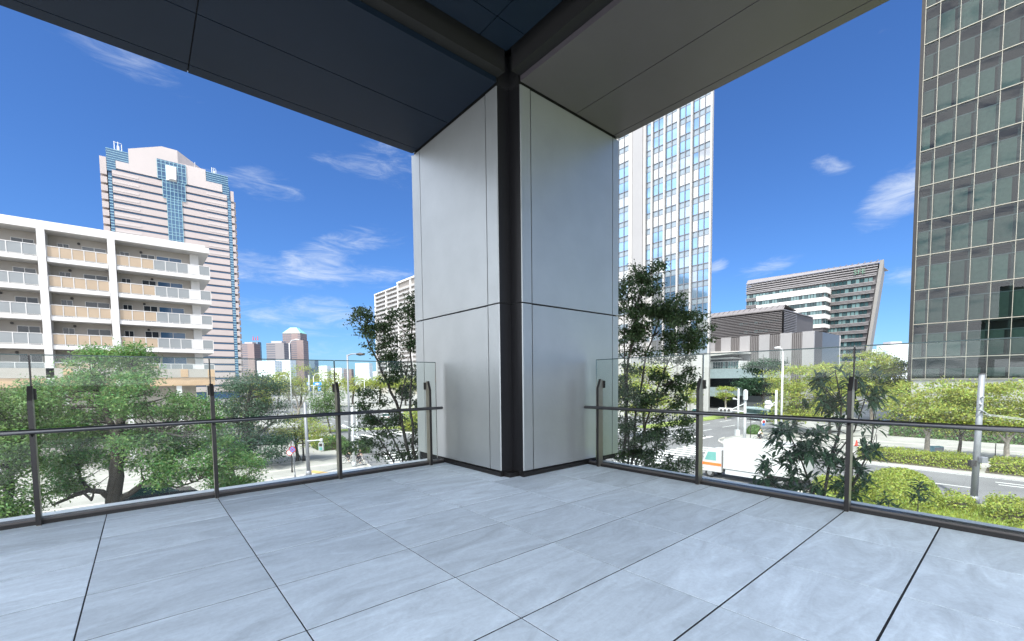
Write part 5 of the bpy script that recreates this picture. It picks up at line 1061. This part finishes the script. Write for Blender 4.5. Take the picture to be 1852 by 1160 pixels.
def cyclist(px, depth, rz, lab_b, lab_p, top, bottom, lean, group_b, group_p, seatbag=False):
    loc = gpt(px, depth); loc.z += .004
    b = thing('bicycle', lab_b, 'bicycle', tuple(loc), group_b, rz, True)
    for x, n in ((-.52, 'wheel'), (.55, 'wheel')):
        w = MB().torus((x, 0, .33), .31, .02, (0, 1, 0), 28, 6).build('wheel', 'rubber', b, True); m = MB()
        for k in range(10): a = k * math.pi / 5; m.tube([(x, 0, .33), (x + .3 * math.cos(a), 0, .33 + .3 * math.sin(a))], .003, 4, False)
        m.disc((x, 0, .33), .03, (0, 1, 0), .07, 10); m.build('spokes', 'chrome', w)
    f = MB(); f.tube([(-.52, .05, .33), (-.05, .02, .3), (-.15, 0, .72), (-.52, .05, .33)], .016, 6).tube([(-.05, 0, .3), (.36, 0, .62), (.42, 0, .72)], .02, 6).tube([(-.12, 0, .6), (.38, 0, .68)], .018, 6).tube([(.55, 0, .33), (.44, 0, .68), (.38, 0, .92)], .016, 6); f.build('frame', 'pole_d', b, True)
    MB().tube([(.30, -.26, .98), (.40, -.2, .96), (.38, 0, .93), (.40, .2, .96), (.30, .26, .98)], .014, 6).build('handlebar', 'chrome', b, True)
    MB().prism([(-.30, -.08), (-.05, -.03), (-.02, 0), (-.05, .03), (-.30, .08), (-.33, 0)], 'z', .80, .85).tube([(-.15, 0, .70), (-.17, 0, .80)], .014, 6).build('saddle', 'rubber', b)
    MB().tube([(-.05, -.09, .3), (.07, -.09, .21)], .012, 5).tube([(-.05, .09, .3), (-.17, .09, .39)], .012, 5).box(.02, .12, -.19, -.09, .19, .215).box(-.22, -.12, .09, .19, .375, .40).build('crank', 'chrome', b)
    bk = MB().prism([(.52, -.16), (.84, -.16), (.84, .16), (.52, .16)], 'z', .72, .94); bk.build('basket', 'mull', b)
    p = thing('person', lab_p, 'person', tuple(loc), group_p, rz, True)
    # one continuous body: pelvis, spine, neck, head, arms on the bars, feet on the pedals
    sh = Vector((-.20 + lean, 0, 1.36)); V = [(-.18, 0, .93), (-.14 + lean * .4, 0, 1.12), tuple(sh - Vector((.02, 0, .06))), tuple(sh + Vector((.05, 0, .08))), tuple(sh + Vector((.10, 0, .19))), tuple(sh + Vector((.12, 0, .30)))]
    R_ = [.135, .125, .14, .05, .085, .07]; E = [(0, 1), (1, 2), (2, 3), (3, 4), (4, 5)]
    for s in (-1, 1):
        i = len(V); V += [tuple(sh + Vector((.0, s * .18, -.04))), tuple(sh + Vector((.18, s * .25, -.22))), (.26, s * .25, 1.03)]; R_ += [.06, .042, .028]; E += [(2, i), (i, i + 1), (i + 1, i + 2)]
        hand(V, E, R_, i + 2, Vector((.8, 0, -.25)).normalized() * .6, Vector((0, -s * .8, 0)))
        i = len(V); kx, kz, fx, fz = (.22, .72, .07, .26) if s < 0 else (.20, .86, -.17, .45)
        V += [(-.14, s * .10, .86), (kx, s * .12, kz), (fx - .06, s * .13, fz + .04), (fx + .12, s * .14, fz - .005)]; R_ += [.09, .062, .04, .035]; E += [(0, i), (i, i + 1), (i + 1, i + 2), (i + 2, i + 3)]
    skin_body('body', V, E, R_, 'skin', p)
    hd = sh + Vector((.11, 0, .26))
    HV = [tuple(hd + Vector((-.02, 0, .04))), tuple(hd + Vector((-.035, 0, -.05)))]; skin_body('hair', HV, [(0, 1)], [.088, .06], 'hair', p)
    fc = MB()
    for s in (-1, 1): fc.disc(hd + Vector((.078, s * .032, .0)), .011, (1, 0, 0), .012, 8)
    fc.tube([hd + Vector((.082, 0, .005)), hd + Vector((.10, 0, -.03))], [.008, .013], 6).box(hd.x + .07, hd.x + .084, -.022, .022, hd.z - .062, hd.z - .055); fc.build('face', 'hair', p)
    TV = [V[0], V[1], V[2]]; TR = [.15, .145, .16]; TE = [(0, 1), (1, 2)]
    for s in (-1, 1): i = len(TV); TV += [tuple(sh + Vector((.0, s * .18, -.04))), tuple(sh + Vector((.11, s * .22, -.15)))]; TR += [.075, .062]; TE += [(2, i), (i, i + 1)]
    skin_body('shirt', TV, TE, TR, top, p)
    LV = [(-.18, 0, .90)]; LR = [.15]; LE = []
    for s in (-1, 1):
        i = len(LV); kx, kz, fx, fz = (.22, .72, .07, .26) if s < 0 else (.20, .86, -.17, .45)
        LV += [(-.14, s * .10, .86), (kx, s * .12, kz), (fx - .055, s * .13, fz + .09)]; LR += [.102, .074, .055]; LE += [(0, i), (i, i + 1), (i + 1, i + 2)]
    skin_body('trousers', LV, LE, LR, bottom, p)
    return b, p
G1, G2 = 'bicycles ridden on the plaza', 'riders on the plaza'
cyclist(629, 45.2, rad(-40), 'bicycle under the dark-clothed rider left of the white poles', 'dark-clothed rider leaning forward, left of the white poles', 'cloth_d', 'cloth_d', .16, G1, G2)
cyclist(649, 44.0, rad(-30), 'bicycle half hidden behind the white signal pole', 'rider in dark trousers behind the white signal pole', 'cloth_d', 'cloth_d', .2, G1, G2)
cyclist(1374, 57.5, rad(-55), 'bicycle under the white-shirted rider beyond the truck', 'rider in white shirt and dark trousers beyond the truck', 'cloth_w', 'cloth_d', .18, G1, G2)
for px, d, rz, lab in ((690, 39, .3, 'parked bicycle leaning left of its row under the slender tree'), (705, 38, .25, 'parked bicycle at the right of its row under the slender tree')):
    b = gpt(px, d); t = thing('bicycle', lab, 'bicycle', tuple(b), 'parked bicycles', rz, True)
    for x in (-.52, .55): MB().torus((x, 0, .33), .31, .022, (0, 1, 0), 24, 6).build('wheel', 'rubber', t, True)
    MB().tube([(-.52, 0, .33), (-.05, 0, .3), (-.15, 0, .72), (-.52, 0, .33)], .018, 6).tube([(-.05, 0, .3), (.4, 0, .7)], .02, 6).tube([(.55, 0, .33), (.38, 0, .92)], .018, 6).build('frame', 'chrome', t); MB().tube([(.3, -.26, .98), (.38, 0, .93), (.3, .26, .98)], .014, 6).build('handlebar', 'chrome', t); MB().box(-.3, -.02, -.07, .07, .8, .85).build('saddle', 'rubber', t)
